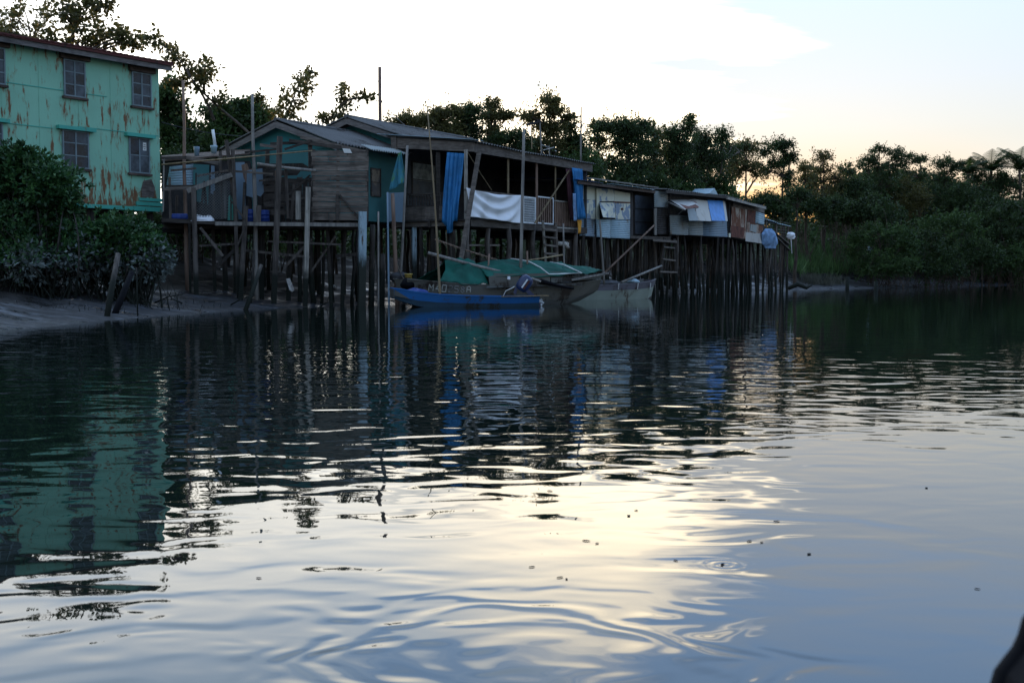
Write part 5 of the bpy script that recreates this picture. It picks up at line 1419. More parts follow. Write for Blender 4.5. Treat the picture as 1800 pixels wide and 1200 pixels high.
tarp([[(.36, 1.2, .92), (.52, 1.26, 1.0), (.7, 1.27, 1.02), (.86, 1.2, 1.06)], [(.36, .5, 1.30), (.52, .6, 1.44), (.7, .6, 1.41), (.86, .55, 1.33)], [(.36, -.2, 1.45), (.52, -.1, 1.58), (.7, -.1, 1.56), (.86, -.1, 1.48)], [(.36, -1.1, 1.0), (.52, -1.2, 1.1), (.7, -1.2, 1.1), (.86, -1.15, 1.15)]],
     'tarpaulin', 'green tarpaulin edged with white rope over the middle of the covered boat', seed=2)
tarp([[(.80, 1.2, 1.06), (.9, 1.14, 1.10), (1.0, 1.02, 1.19)], [(.80, .5, 1.36), (.9, .5, 1.34), (1.0, .5, 1.30)], [(.80, -.1, 1.44), (.9, -.1, 1.40), (1.0, .0, 1.33)], [(.80, -1.0, 1.1), (.9, -1.0, 1.15), (1.0, -.9, 1.2)]],
     'tarpaulin', 'lighter green tarpaulin covering the high stern of the covered boat', 'green_tarp', .015, seed=4)
b = MB(); E = lambda t, s, z: gp(t, s, z + .03)
b.tube([E(.58, -.1, 1.58), E(.60, .35, 1.53), E(.62, .62, 1.47), E(.65, 1.0, 1.26), E(.67, 1.28, 1.03), E(.76, 1.28, 1.05), E(.86, 1.22, 1.07), E(.835, .8, 1.26), E(.82, .55, 1.37), E(.80, -.1, 1.47)], .022, 6)
tag(b.build('rope', M['rope'], smooth=True), 'white rope lashed over the green tarpaulin of the covered boat', 'rope')
def spar(x0, y0, Y0, x1, y1, Y1, r, mat, label, name='spar', cat='spar', r1=None):
    p, q = at(x0, y0, Y0), at(x1, y1, Y1); b = MB(); b.tube([p, (p + q) / 2 + Z * -.02, q], [r1 or r, r, r], 8); return tag(b.build(name, M[mat], smooth=True), label, cat)
spar(752.5, 444.5, 41.9, 914, 486, 42.9, .055, 'grey_pole', 'thick pale boom slanting over the covered boat towards the motor')
spar(765, 421, 42.6, 880, 459, 44.0, .03, 'brown_pole', 'thin dark boom wound with rope above the bow tarpaulin')
spar(900, 461, 44.4, 989, 448, 45.6, .03, 'bamboo', 'slim bamboo pole propped on the tarpaulin ridge at the stern', 'bamboo_pole', 'pole')
spar(926.5, 441, 43.5, 927.5, 484, 43.5, .035, 'brown_pole', 'upright dark stick behind the outboard motor', 'stick', 'stick')
spar(860, 446, 42.8, 856, 500, 42.6, .03, 'brown_pole', 'upright dark stick against the side of the covered boat', 'stick', 'stick')
spar(950, 494, 42.9, 1008, 507, 43.6, .05, 'black', 'dark wooden oar sticking out from the covered boat', 'oar', 'oar', .09)
b = MB()
p, q = at(766, 421, 42.55), at(878, 458, 43.95)
b.tube([p + (q - p) * (k / 40) + Vector((0, .06 * math.cos(k * 1.9), .06 * math.sin(k * 1.9) - .05 * abs(math.sin(k * .35)))) for k in range(41)], .012, 5)
tag(b.build('rope', M['dark_rope'], smooth=True), 'rope wound loosely along the thin dark boom', 'rope')
b = MB(); c = at(718, 492.5, 41.7); h = .22
b.tube([c, c + Z * h * .86, c + Z * h * .87, c + Z * h], [.11, .125, .14, .14], 14); tag(b.build('bucket', M['yellow'], smooth=True), 'small yellow bucket on the bow of the covered boat', 'bucket')
lump(at(717, 499, 41.2), .24, .18, .18, 'black', 'black rubber fender bundle at the bow of the covered boat', 'fender', 'fender', seed=9)
lump(at(702, 487, 42.9), .32, .25, .18, 'dark_metal', 'grey lump of netting behind the yellow bucket', 'fishing net', 'fishing_net', seed=12)
b = MB(); c = gp(.455, 1.23, .93); 
for ox, m_ in ((0, 'white_cloth'),):
    b.hexa([c + gax * a_ + Z * d_ + gsd * e_ for e_, d_ in ((0, -.05), (.05, -.05)) for a_ in (-.05, .05)][0:2] + [c + gax * .05 + Z * -.05 + gsd * .05, c + gax * -.05 + Z * -.05 + gsd * .05] + [c + gax * -.04 + Z * .06, c + gax * .04 + Z * .06, c + gax * .04 + Z * .06 + gsd * .05, c + gax * -.04 + Z * .06 + gsd * .05])
b.build('lamp', M['white_cloth'], gb)

# pale skiff
S0, S1 = Vector((2.15, 50.4, 0)), Vector((6.0, 54.0, 0))
sk = thing('pale_skiff', (4.1, 52.2, 0), 'small pale green skiff with a dark upper strake moored beyond the covered boat', 'boat', 'boats moored below the houses')
st = [(0, .35, .5, .62, .02, .40, .64), (.12, .5, .66, .72, -.06, .38, .61), (.4, .58, .72, .76, -.1, .38, .60), (.7, .55, .68, .74, -.08, .41, .66), (.9, .35, .5, .60, .0, .47, .75), (1.0, .12, .24, .36, .12, .53, .83)]
sp, sax, ssd = hull(S0, S1, None, st, 'skiff_top', 'skiff', 'boat_dark', sk)
b = MB()
for t in (.2, .45, .68, .86):
    b.beam(sp(t, .79 if t < .8 else .68, .42), sp(t, .82 if t < .8 else .70, .68), .025)
b.build('rope_fastening', M['rope'], sk)
b = MB(); b.tube([sp(.55, .5, .72), sp(1.12, .15, 1.42)], [.05, .045], 8); tag(b.build('oar', M['grey_pole'], smooth=True), 'grey oar jutting from the bow of the pale skiff', 'oar')
lump(sp(.45, .0, .62), .55, .3, .20, 'dark_metal', 'dark heap of netting inside the pale skiff', 'fishing net', 'fishing_net', seed=21)
lump(sp(.72, .3, .76), .3, .2, .1, 'pale_metal', 'pale folded plastic sheet on the bow of the skiff', 'plastic sheet', 'plastic_sheet', seed=22)
for p_, q_, lab in ((gp(.02, .5, .9), at(698, 462, 43.2), 'mooring rope from the lettered bow to the thick brown pole'),):
    b = MB(); b.tube([p_ * (1 - t / 6) + q_ * (t / 6) - Z * .3 * 4 * (t / 6) * (1 - t / 6) for t in range(7)], .012, 5); tag(b.build('rope', M['dark_rope'], smooth=True), lab, 'rope')

# bow of the dark boat lying beside the viewer
ob = thing('dark_boat', (.95, .95, .0), 'dark bow of a boat close by, cut off at the corner of the picture', 'boat')
rimpx = [(x_ + 12, y_ + 10) for x_, y_ in [(1716, 1240), (1737, 1205), (1748, 1168), (1762, 1150), (1778, 1130), (1790, 1105), (1798, 1076), (1808, 1050)]]
rim = [at(x, y, 1.30) for x, y in rimpx]
sect = rim + [Vector((1.1, 1.30, rim[-1].z + .06)), Vector((1.25, 1.30, -.12)), Vector((.62, 1.30, -.12))]
ins = [Vector((.93 + (p.x - .93) * .72, .25, p.z * .92 - .02)) for p in sect]
b = MB(); n = len(sect)
b.add(sect + ins, [tuple(range(n)), tuple(range(n, 2 * n))[::-1]] + [(i, (i + 1) % n, n + (i + 1) % n, n + i) for i in range(n)])
b.build('hull', M['black'], ob, smooth=False)
b = MB(); b.tube([p + Vector((.004, 0, -.004)) for p in rim + [Vector((1.1, 1.30, rim[-1].z + .06))]], .012, 8); b.build('gunwale', M['black'], ob, smooth=True)
# ------------------------------------------------------------------ vegetation
def leaf_mesh(name, m, P, D, size, parent=None, origin=None, width=.36, rs=None, fold=.0, label=None):
    """P: leaf bases (n x 3), D: leaf directions (n x 3), size: lengths; every leaf is one small diamond face turned at random"""
    n = len(P); rs = rs or np.random.RandomState(1)
    D = D / (np.linalg.norm(D, axis=1, keepdims=True) + 1e-9)
    q = rs.normal(size=(n, 3)); S = np.cross(D, q); S /= (np.linalg.norm(S, axis=1, keepdims=True) + 1e-9)
    size = np.broadcast_to(np.asarray(size, float).reshape(-1, 1), (n, 1))
    a = P; c = P + D * size; mid = P + D * size * .45
    up = np.cross(S, D) * size * fold
    V = np.stack([a, mid + S * size * width + up, c, mid - S * size * width + up], 1).reshape(-1, 3)
    org = np.array(parent['_w'] if parent is not None else origin, float)
    V = V - org
    me = bpy.data.meshes.new(name)
    me.vertices.add(4 * n); me.vertices.foreach_set('co', V.astype(np.float32).ravel())
    me.loops.add(4 * n); me.loops.foreach_set('vertex_index', np.arange(4 * n, dtype=np.int32))
    me.polygons.add(n); me.polygons.foreach_set('loop_start', np.arange(0, 4 * n, 4, dtype=np.int32))
    try: me.polygons.foreach_set('loop_total', np.full(n, 4, dtype=np.int32))
    except Exception: pass
    me.update(calc_edges=True); me.validate()
    me.materials.append(m)
    o = bpy.data.objects.new(name, me); C.objects.link(o); o['_w'] = tuple(org)
    if parent is not None: o.parent = parent
    else: o.location = org
    return o

def sprays(rs, centres, radii, twigs, per, leaf, droop=.15, up=.25, flat=.75):
    """leaves set along twigs that radiate from each cluster centre"""
    P, D = [], []
    for c, r in zip(centres, radii):
        k = max(2, int(twigs)); d = rs.normal(size=(k, 3)); d[:, 2] = d[:, 2] * flat + up; d /= np.linalg.norm(d, axis=1, keepdims=True)
        L = r * (.45 + 1.15 * rs.uniform(0, 1, size=(k, 1)) ** 1.4)
        t = rs.uniform(.1, 1.0, size=(k, per))
        p = c + d[:, None, :] * (L[:, None, :] * t[:, :, None]); p[:, :, 2] -= droop * r * t ** 2
        p += rs.normal(scale=leaf * .45, size=p.shape)
        dd = d[:, None, :] * .7 + rs.normal(scale=.7, size=p.shape); dd[:, :, 2] -= .25
        P.append(p.reshape(-1, 3)); D.append(dd.reshape(-1, 3))
    return np.concatenate(P), np.concatenate(D)

def limb(b, p, q, r0, r1, rs, sag=.12, n=6, seg=4):
    p, q = Vector(p), Vector(q); L = (q - p).length; pts = []
    off = Vector(rs.normal(scale=.10 * L, size=3)); off.z = abs(off.z) * .5 + sag * L * .2
    for k in range(seg + 1):
        t = k / seg; pts.append(p * (1 - t) + q * t + off * math.sin(math.pi * t))
    b.tube(pts, [r0 + (r1 - r0) * k / seg for k in range(seg + 1)], n, cap=False)

def tree(name, label, base, crowns, leaf=.22, mat='leaf_a', seed=0, trunk_r=.13, twigs=12, per=9, group='trees along the bank', cat='tree', width=.34, stems=1, lean=(0, 0), density=1.0, up=.25, minor=None):
    """crowns: list of (centre, (rx, ry, rz), clusters, cluster radius) lobes that make up the outline"""
    rs = np.random.RandomState(seed + 100)
    base = Vector(base); base.z = g(base.x, base.y) - .1
    t = thing(name, base, label, cat, group)
    cs, rr = [], []
    for c, rad, n, cr in crowns:
        d = rs.normal(size=(n, 3)); d /= np.linalg.norm(d, axis=1, keepdims=True)
        k = rs.uniform(.25, 1.0, size=(n, 1)) ** .5
        p = np.array(c) + d * k * np.array(rad)
        cs.append(p); rr.append(cr * rs.uniform(.65, 1.3, size=n))
    cs = np.concatenate(cs); rr = np.concatenate(rr)
    b = MB()
    fork = []
    for s in range(stems):
        ctr = Vector(crowns[s % len(crowns)][0]); rz = crowns[s % len(crowns)][1][2]
        foot = base + Vector((rs.uniform(-.3, .3) * (stems > 1), rs.uniform(-.3, .3) * (stems > 1), 0))
        top = Vector((ctr.x, ctr.y, ctr.z + rz * .1)); pts = []
        for k in range(7):
            u = k / 6; p = foot * (1 - u) + top * u + Vector((lean[0] * math.sin(math.pi * u), lean[1] * math.sin(math.pi * u), 0)) + Vector(rs.normal(scale=.05, size=3)) * (0 < k < 6)
            pts.append(p)
        b.tube(pts, [trunk_r * (1 - .75 * k / 6) for k in range(7)], 7, cap=False); fork += [(pts[k], trunk_r * (1 - .75 * k / 6)) for k in (3, 4, 5, 6)]
    for c in cs:
        f, r = min(fork, key=lambda a: (a[0] - Vector(c)).length + (1.5 if a[0].z > c[2] else 0))
        limb(b, f, c, min(r * .6, .05), .012, rs)
    b.build('trunk', M['bark'], t, smooth=True)
    P, D = sprays(rs, cs, rr, twigs * density, per, leaf, up=up)
    leaf_mesh('crown', M[mat], P, D, leaf * rs.uniform(.65, 1.25, size=len(P)), t, width=width, rs=rs)
    return t

def px_lobe(x, y, rx, ry, Yd, n, cr, depth=.8):
    """a crown lobe seen at (x, y) with half-size (rx, ry) photograph pixels, Yd metres away"""
    c = at(x, y, Yd); s = Yd / FPX
    rx *= 1.05; cr *= .95; n = int(n * 1.5)
    return (tuple(c), (max(.1, rx * s - cr * .5), max(.2, rx * s * depth), max(.1, ry * s - cr * .5)), n, cr)
def px_tree(label, x, Yd, lobes, name='bank_tree', bx=None, **kw):
    b0 = at(bx if bx is not None else x, 480, Yd)
    return tree(name, label, b0, [px_lobe(*l[:4], Yd + (l[6] if len(l) > 6 else 0), l[4], l[5]) for l in lobes], **kw)

# -- behind the green house
px_tree('broad leafy tree rising over the green house roof', 110, 50, [(55, 78, 90, 40, 10, .7), (130, 52, 75, 55, 13, .65), (50, 18, 60, 34, 6, .6), (185, 62, 42, 34, 7, .5), (160, 8, 50, 26, 6, .45), (228, 70, 30, 22, 5, .4), (10, 60, 40, 30, 5, .6)],
        leaf=.19, mat='leaf_b', seed=1, twigs=7, per=8, trunk_r=.2, stems=2, width=.32)
def reach(label, stems, sprs, Yd, seed, leaf=.2, mat='leaf_b', twigs=9, per=8, r=.07, name='leaning_tree'):
    """a thin leaning tree drawn along photograph polylines, leaf sprays at given spots"""
    rs = np.random.RandomState(seed)
    p0 = at(*stems[0][0], Yd); base = Vector((p0.x + .3, Yd + .4, g(p0.x + .3, Yd + .4) - .1))
    t = thing(name, base, label, 'tree', 'trees along the bank')
    b = MB()
    for s in stems:
        pts = [at(x, y, Yd + .3 * math.sin(x * .05)) for x, y in s]
        if s is stems[0]: pts = [base, base * .5 + pts[0] * .5] + pts
        n = len(pts); b.tube(pts, [r * (1 - .8 * k / (n - 1)) for k in range(n)], 7, cap=False)
    b.build('trunk', M['bark'], t, smooth=True)
    cs = np.array([tuple(at(x, y, Yd + rs.uniform(-.6, .6))) for x, y, _ in sprs]); rr = np.array([q * Yd / FPX for _, _, q in sprs])
    P, D = sprays(rs, cs, rr, twigs, per, leaf, droop=.3)
    leaf_mesh('crown', M[mat], P, D, leaf * rs.uniform(.7, 1.25, size=len(P)), t, width=.28, rs=rs)
    return t
reach('thin arching tree leaning back over the green house corner', [[(440, 236), (415, 214), (388, 192), (362, 168), (345, 150), (332, 132), (318, 108), (300, 90), (276, 74)], [(376, 212), (366, 186), (352, 160), (338, 146), (318, 142)], [(358, 166), (359, 140), (362, 122)], [(334, 136), (328, 118)]],
      [(276, 74, 20), (292, 84, 22), (262, 70, 14), (304, 90, 18), (318, 104, 22), (328, 116, 20), (336, 130, 16), (345, 128, 14), (362, 118, 20), (358, 132, 18), (368, 128, 18), (320, 146, 12), (308, 142, 12), (352, 150, 14), (362, 108, 12), (300, 100, 10), (378, 178, 18), (392, 172, 16)], 49, 5)
reach('slim leafy shoot standing above the ridge of the teal hut', [[(498, 214), (506, 196), (514, 178), (524, 150), (534, 132)], [(512, 184), (500, 168)]],
      [(534, 130, 16), (526, 142, 16), (518, 158, 16), (540, 138, 10), (508, 176, 16), (500, 170, 13), (512, 192, 20), (530, 162, 14), (524, 180, 18), (488, 196, 22), (505, 205, 22), (518, 206, 18), (478, 204, 18), (540, 152, 8), (545, 128, 7)], 51, 6, twigs=8, per=7)
reach('slim leaning tree with a sideways branch above the grey roofs', [[(575, 216), (588, 198), (598, 184), (602, 162)], [(594, 190), (612, 176), (632, 172), (645, 169)]],
      [(602, 160, 13), (603, 152, 9), (600, 172, 13), (612, 178, 15), (606, 186, 15), (628, 173, 11), (640, 170, 8), (590, 198, 18), (582, 206, 20), (572, 210, 16), (598, 205, 18), (560, 206, 13), (655, 170, 5)], 53, 7, twigs=8, per=7)
px_tree('dense fine-leaved thicket tree filling the gap beside the green house', 330, 52, [(305, 230, 34, 70, 22, .6), (300, 172, 22, 40, 9, .5), (345, 250, 42, 40, 18, .6), (280, 200, 20, 60, 10, .5)], leaf=.17, mat='leaf_c', seed=11, twigs=13, per=10, trunk_r=.12, stems=2)
px_tree('round bamboo-like green tree behind the tin shed', 405, 51, [(408, 228, 46, 42, 30, .6), (440, 215, 36, 30, 16, .55), (385, 205, 28, 22, 8, .5), (430, 190, 22, 16, 6, .4), (400, 262, 60, 26, 20, .6)], leaf=.17, mat='leaf_c', seed=12, twigs=14, per=11, trunk_r=.12, stems=2)
px_tree('wispy pale tree between the tall grey pole and the teal hut', 452, 54, [(448, 196, 16, 26, 7, .45), (452, 176, 14, 14, 5, .35), (470, 205, 22, 14, 8, .4), (425, 200, 14, 14, 4, .4)], leaf=.16, mat='leaf_b', seed=13, twigs=7, per=7, trunk_r=.06)
# -- the tree line behind the houses and downriver
TL = [
    ('low olive tree just clear of the veranda ridge beside the utility pole', 722, 60, [(705, 212, 26, 16, 10, .6), (738, 214, 24, 16, 9, .6), (722, 240, 40, 25, 10, .7)], 'leaf_b', 1.0),
    ('rounded olive tree behind the bamboo pole', 785, 61, [(772, 208, 32, 24, 16, .7), (795, 196, 20, 14, 6, .5), (775, 235, 45, 30, 14, .8)], 'leaf_b', 1.0),
    ('rounded dark tree left of the sparse topped one above the veranda roof', 818, 62, [(818, 208, 26, 26, 16, .65), (828, 195, 18, 12, 5, .5), (822, 235, 36, 28, 12, .8)], 'leaf_a', 1.1),
    ('sparse topped tree with sky showing through above the veranda roof', 865, 63, [(864, 182, 18, 18, 8, .5), (858, 204, 24, 14, 8, .55), (880, 204, 20, 10, 5, .5), (868, 234, 24, 20, 10, .7), (895, 200, 14, 12, 4, .4)], 'leaf_b', .72),
    ('low dark bush-headed tree behind the veranda aerial', 905, 62, [(906, 238, 20, 14, 6, .6), (880, 246, 26, 14, 8, .6), (920, 256, 30, 20, 8, .7)], 'leaf_a', 1.0),
    ('tallest tree over the veranda aerials, its crown open in tiers', 968, 64, [(966, 178, 26, 14, 11, .6), (975, 196, 26, 14, 9, .6), (928, 206, 24, 16, 10, .6), (965, 226, 36, 20, 16, .7), (1000, 208, 14, 12, 5, .45), (950, 258, 52, 26, 20, .8)], 'leaf_b', .9),
    ('leafy tree behind the thin veranda mast', 1008, 65, [(1004, 250, 34, 30, 18, .8), (1000, 222, 18, 16, 6, .6), (1020, 285, 26, 30, 10, .8)], 'leaf_a', .9),
    ('broad domed tree above the blue roof tarp of the cream shack', 1102, 69, [(1100, 225, 48, 20, 24, .8), (1112, 252, 46, 30, 19, .85), (1065, 224, 24, 16, 9, .6), (1138, 222, 16, 16, 5, .5), (1102, 292, 52, 30, 17, .9)], 'leaf_a', 1.15),
    ('open orange-lit tree filling in beside the broad domed one', 1052, 70, [(1050, 250, 22, 28, 10, .6), (1054, 290, 24, 30, 12, .7), (1046, 222, 14, 12, 4, .45)], 'leaf_b', .7),
    ('dark tree with a feathery tip behind the cream shack', 1190, 74, [(1180, 236, 32, 18, 14, .7), (1208, 224, 16, 20, 6, .5), (1212, 208, 12, 10, 3, .35), (1192, 268, 42, 30, 22, .9), (1180, 308, 50, 26, 20, .9)], 'leaf_a', 1.1),
    ('twin crowned tree between the feathery tip and the orange glow', 1255, 77, [(1240, 244, 24, 18, 10, .65), (1270, 240, 18, 18, 8, .55), (1250, 275, 40, 28, 20, .85), (1240, 318, 50, 24, 18, .9)], 'leaf_a', 1.05),
    ('narrow tree in the gap beside the broad domed one, over the door recess', 1150, 73, [(1150, 232, 20, 16, 8, .55), (1148, 262, 26, 26, 12, .7), (1150, 300, 34, 26, 14, .8)], 'leaf_b', .9),
    ('narrow tree in the gap beside the feathery tipped one', 1226, 79, [(1226, 246, 18, 14, 7, .55), (1228, 275, 26, 24, 11, .7), (1222, 310, 30, 24, 12, .8)], 'leaf_a', .9),
    ('small tree between the twin crowned tree and the thin glowing one', 1290, 86, [(1288, 268, 16, 14, 6, .55), (1288, 300, 24, 24, 10, .7)], 'leaf_b', .8),
    ('thin tree letting the sunset glow through its lower branches', 1310, 84, [(1312, 262, 26, 16, 12, .65), (1300, 290, 28, 22, 11, .7), (1330, 296, 18, 26, 8, .55)], 'leaf_b', .62),
    ('tall open tree standing dark against the orange glow', 1375, 88, [(1376, 256, 24, 14, 12, .65), (1388, 276, 18, 16, 8, .55), (1348, 262, 16, 18, 6, .5), (1370, 286, 26, 16, 9, .6), (1388, 318, 18, 26, 10, .6), (1345, 300, 16, 20, 5, .5)], 'leaf_a', .78),
    ('low tree at the foot of the orange glow', 1398, 84, [(1402, 342, 26, 20, 12, .7), (1345, 352, 26, 14, 8, .6)], 'leaf_a', .9),
    ('slender olive tree in the dip just beyond the orange glow', 1418, 96, [(1416, 292, 14, 14, 6, .5), (1420, 318, 22, 20, 10, .65), (1416, 345, 28, 20, 10, .7)], 'leaf_b', .8),
    ('airy rounded tree standing alone beyond the orange glow', 1448, 92, [(1446, 274, 22, 14, 9, .55), (1442, 296, 26, 16, 11, .6), (1460, 318, 30, 22, 14, .75), (1428, 322, 22, 26, 12, .7), (1450, 345, 36, 20, 20, .8)], 'leaf_b', .66),
    ('small dark tree between the airy rounded tree and the great spreading one', 1490, 94, [(1484, 298, 18, 14, 7, .55), (1496, 330, 36, 28, 28, .9), (1478, 346, 26, 22, 16, .8)], 'leaf_a', .9),
    ('great spreading tree with a ragged two-peaked crown above the far bank', 1548, 98, [(1526, 286, 30, 18, 13, .7), (1546, 266, 20, 12, 6, .5), (1572, 272, 22, 16, 9, .55), (1556, 300, 40, 24, 18, .75), (1600, 280, 22, 14, 8, .55), (1540, 330, 54, 32, 40, 1.0)], 'leaf_a', .8),
    ('leafy tree beside the great spreading one', 1615, 101, [(1618, 282, 14, 12, 4, .5), (1612, 306, 34, 22, 13, .75), (1600, 340, 54, 34, 40, 1.0)], 'leaf_a', .95),
    ('flat topped tree next to the palms', 1664, 104, [(1660, 288, 26, 14, 9, .65), (1680, 292, 18, 14, 6, .5), (1664, 322, 44, 30, 34, .95), (1672, 356, 54, 34, 34, 1.0)], 'leaf_a', 1.0),
    ('dense dark tree under the palms', 1735, 108, [(1710, 306, 24, 18, 9, .7), (1738, 318, 40, 26, 30, .95), (1770, 330, 40, 26, 26, .95), (1740, 366, 74, 36, 46, 1.0)], 'leaf_a', 1.1),
    ('dense tree running out of the picture past the palms', 1800, 110, [(1800, 318, 34, 26, 14, .9), (1830, 320, 40, 40, 16, .9), (1810, 370, 50, 40, 18, 1.0)], 'leaf_a', 1.1),
]
for k, (lab, x, Yd, lobes, mt, den) in enumerate(TL):
    if x > 1430: Yd += 9
    if x < 1300: lobes = lobes + [(x - 14, 292, 40, 24, int((11 if x < 1000 else 9) * den), .75, 2.5), (x + 22, 262, 34, 26, int((8 if x < 1000 else 8) * den), .65, 4)]
    px_tree(lab, x, Yd, lobes, leaf=.13 if Yd < 80 else .155, mat=mt, seed=30 + k, twigs=int(11 * den + .5), per=11, trunk_r=.14, width=.30, stems=2 if len(lobes) > 4 else 1)
# palms
def palm(label, x, y, Yd, L, n, seed, dirs=None):
    rs = np.random.RandomState(seed); top = at(x, y, Yd); base = Vector((top.x + .3, Yd, g(top.x, Yd) - .1))
    t = thing('palm_tree', base, label, 'palm tree', 'palms on the far bank')
    b = MB(); b.tube([base, (base + top) / 2 + Vector((.15, 0, 0)), top], [.17, .13, .11], 8); b.build('trunk', M['bark'], t, smooth=True)
    for k in range(n):
        a_ = 2 * math.pi * k / n + rs.uniform(-.2, .2); e = rs.uniform(.55, 1.45); l = L * rs.uniform(.8, 1.1)
        h = Vector((math.cos(a_), math.sin(a_), 0)); pts = []
        for s in range(9):
            u = s / 8; pts.append(top + h * (l * u * math.cos(e * (1 - .3 * u))) + Z * (l * (math.sin(e) * u - .55 * u * u * (1.1 - .3 * e))))
        b = MB(); b.tube(pts, [.03 * (1 - .8 * s / 8) for s in range(9)], 4, cap=False)
        for s in range(1, 9):
            for f in (0, .33, .66):
                p = pts[s - 1] * (1 - f) + pts[s] * f; d = (pts[s] - pts[s - 1]).normalized(); sd = d.cross(Z).normalized(); wl_ = l * .26 * math.sin(math.pi * min(1, (s + f) / 9.2)) + .1
                for sg in (1, -1):
                    q = p + (sd * sg * .8 + d * .55 - Z * .35).normalized() * wl_; b.add([p, p + d * .09, q + d * .02, q], [(0, 1, 2, 3)])
        b.build('frond', M['leaf_a'], t)
palm('palm whose fronds stand clear of the tree line', 1742, 300, 117, 3.4, 15, 3)
palm('ragged palm running out of the picture beside the upright one', 1792, 298, 116, 3.4, 14, 4)
palm('low palm crown pressed against the flat topped tree', 1702, 304, 116, 2.6, 13, 5)

# -- bushes on the far bank slope
def bush(label, x, yt, yb, hw, Yd, n, cr, mat, seed, leaf=.2, name='bush', group='bushes on the far bank', twigs=13, per=10, up=.2):
    rs = np.random.RandomState(seed)
    c = at(x, (yt + yb) / 2, Yd); s = Yd / FPX; rx, rz = hw * s, (yb - yt) / 2 * s
    base = Vector((c.x, Yd, min(g(c.x, Yd), c.z - rz * .6)))
    t = thing(name, base, label, 'bush', group)
    d = rs.normal(size=(n, 3)); d[:, 2] = np.abs(d[:, 2]) * 1.1 - .55; d /= np.linalg.norm(d, axis=1, keepdims=True)
    k = rs.uniform(.45, 1, size=(n, 1)) ** .6
    cs = np.array(c) + d * k * np.array([rx, min(rx, 2.2), rz])
    b = MB()
    for q in cs[::2]: limb(b, base + Vector(rs.uniform(-.3, .3, 3)) * rx * 1.2, q, .025, .010, rs)
    b.build('stems', M['bark'], t, smooth=True)
    P, D = sprays(rs, cs, cr * rs.uniform(.7, 1.3, size=n), twigs, per, leaf, up=up)
    leaf_mesh('foliage', M[mat], P, D, leaf * rs.uniform(.65, 1.3, size=len(P)), t, width=.34, rs=rs)
    return t
BU = [
    ('round creeper-covered bush mound in front of the far trees', 1548, 388, 478, 62, 94, 60, .7, 'leaf_c', .20),
    ('wide low bush beside the round creeper-covered mound', 1618, 400, 486, 62, 97, 46, .8, 'leaf_a', .22),
    ('dark bush behind the grass slope by the lean-to', 1412, 345, 392, 50, 96, 36, .75, 'leaf_a', .22),
    ('dark tangled bush between the grass slope and the airy tree', 1475, 348, 405, 44, 98, 34, .75, 'leaf_a', .22),
    ('tall dark bush under the great spreading tree', 1530, 345, 410, 56, 97, 40, .8, 'leaf_a', .24),
    ('light green bush under the flat topped tree', 1668, 370, 470, 60, 101, 50, .85, 'leaf_c', .24),
    ('drooping dark bush overhanging the far mud', 1700, 420, 488, 60, 99, 44, .8, 'leaf_a', .22),
    ('tall leafy bush under the palms', 1752, 352, 450, 60, 105, 50, .9, 'leaf_a', .25),
    ('low mid green bush near the bend of the river', 1778, 425, 490, 60, 103, 44, .8, 'leaf_c', .22),
    ('bush running out of the picture above the low mid green one', 1822, 380, 470, 50, 108, 30, .9, 'leaf_a', .24),
    ('low leafy bush overhanging the mud below the creeper mound', 1570, 450, 490, 56, 93, 34, .65, 'leaf_c', .20),
    ('low bush at the water edge below the wide low bush', 1640, 455, 490, 50, 96, 28, .65, 'leaf_a', .20),
    ('tall loose bush between the airy tree and the small dark tree', 1470, 318, 372, 34, 104, 26, .8, 'leaf_b', .22),
    ('tall loose bush filling the gap below the great spreading tree', 1505, 312, 372, 34, 106, 28, .85, 'leaf_a', .22),
    ('tall bush standing between the great spreading tree and its leafy neighbour', 1592, 318, 385, 40, 107, 34, .9, 'leaf_b', .22),
    ('tall bush filling the gap before the palms', 1700, 322, 385, 44, 110, 36, .9, 'leaf_a', .22),
    ('bush behind the roof of the rusted shack', 1350, 345, 400, 46, 84, 26, .8, 'leaf_a', .22),
    ('mid green bush behind the patched shack roof', 1240, 322, 380, 60, 78, 34, .8, 'leaf_c', .22),
    ('dark bush behind the cream shack roof', 1110, 300, 360, 70, 69, 40, .8, 'leaf_a', .22),
    ('mid green bush by the far end of the veranda roof', 1010, 270, 330, 50, 63, 26, .75, 'leaf_c', .2),
    ('mid green bush behind the door recess of the shacks', 1180, 318, 380, 60, 74, 32, .8, 'leaf_c', .22),
    ('low scrub bush added to block sky between the tin shed and the teal hut', 470, 330, 440, 60, 50.5, 26, .6, 'leaf_a', .18),  # bushes from here on are added, mostly unseen, to block sky in the reflection
    ('low scrub bush added to block sky under the floor of the tin shed', 350, 350, 440, 70, 50.5, 30, .6, 'leaf_a', .18),
    ('dark thicket bush added to block sky behind the tin shed', 330, 265, 330, 60, 49.5, 30, .6, 'leaf_a', .17),
    ('dark thicket bush added to block sky behind the wire fence', 425, 255, 320, 50, 50, 26, .6, 'leaf_a', .17),
]
for k, (lab, x, yt, yb, hw, Yd, n, cr, mt, lf) in enumerate(BU):
    bush(lab, x, yt, yb, hw, Yd, int(n * 1.15), cr, mt, 200 + k, leaf=lf * .75, twigs=14, per=13)

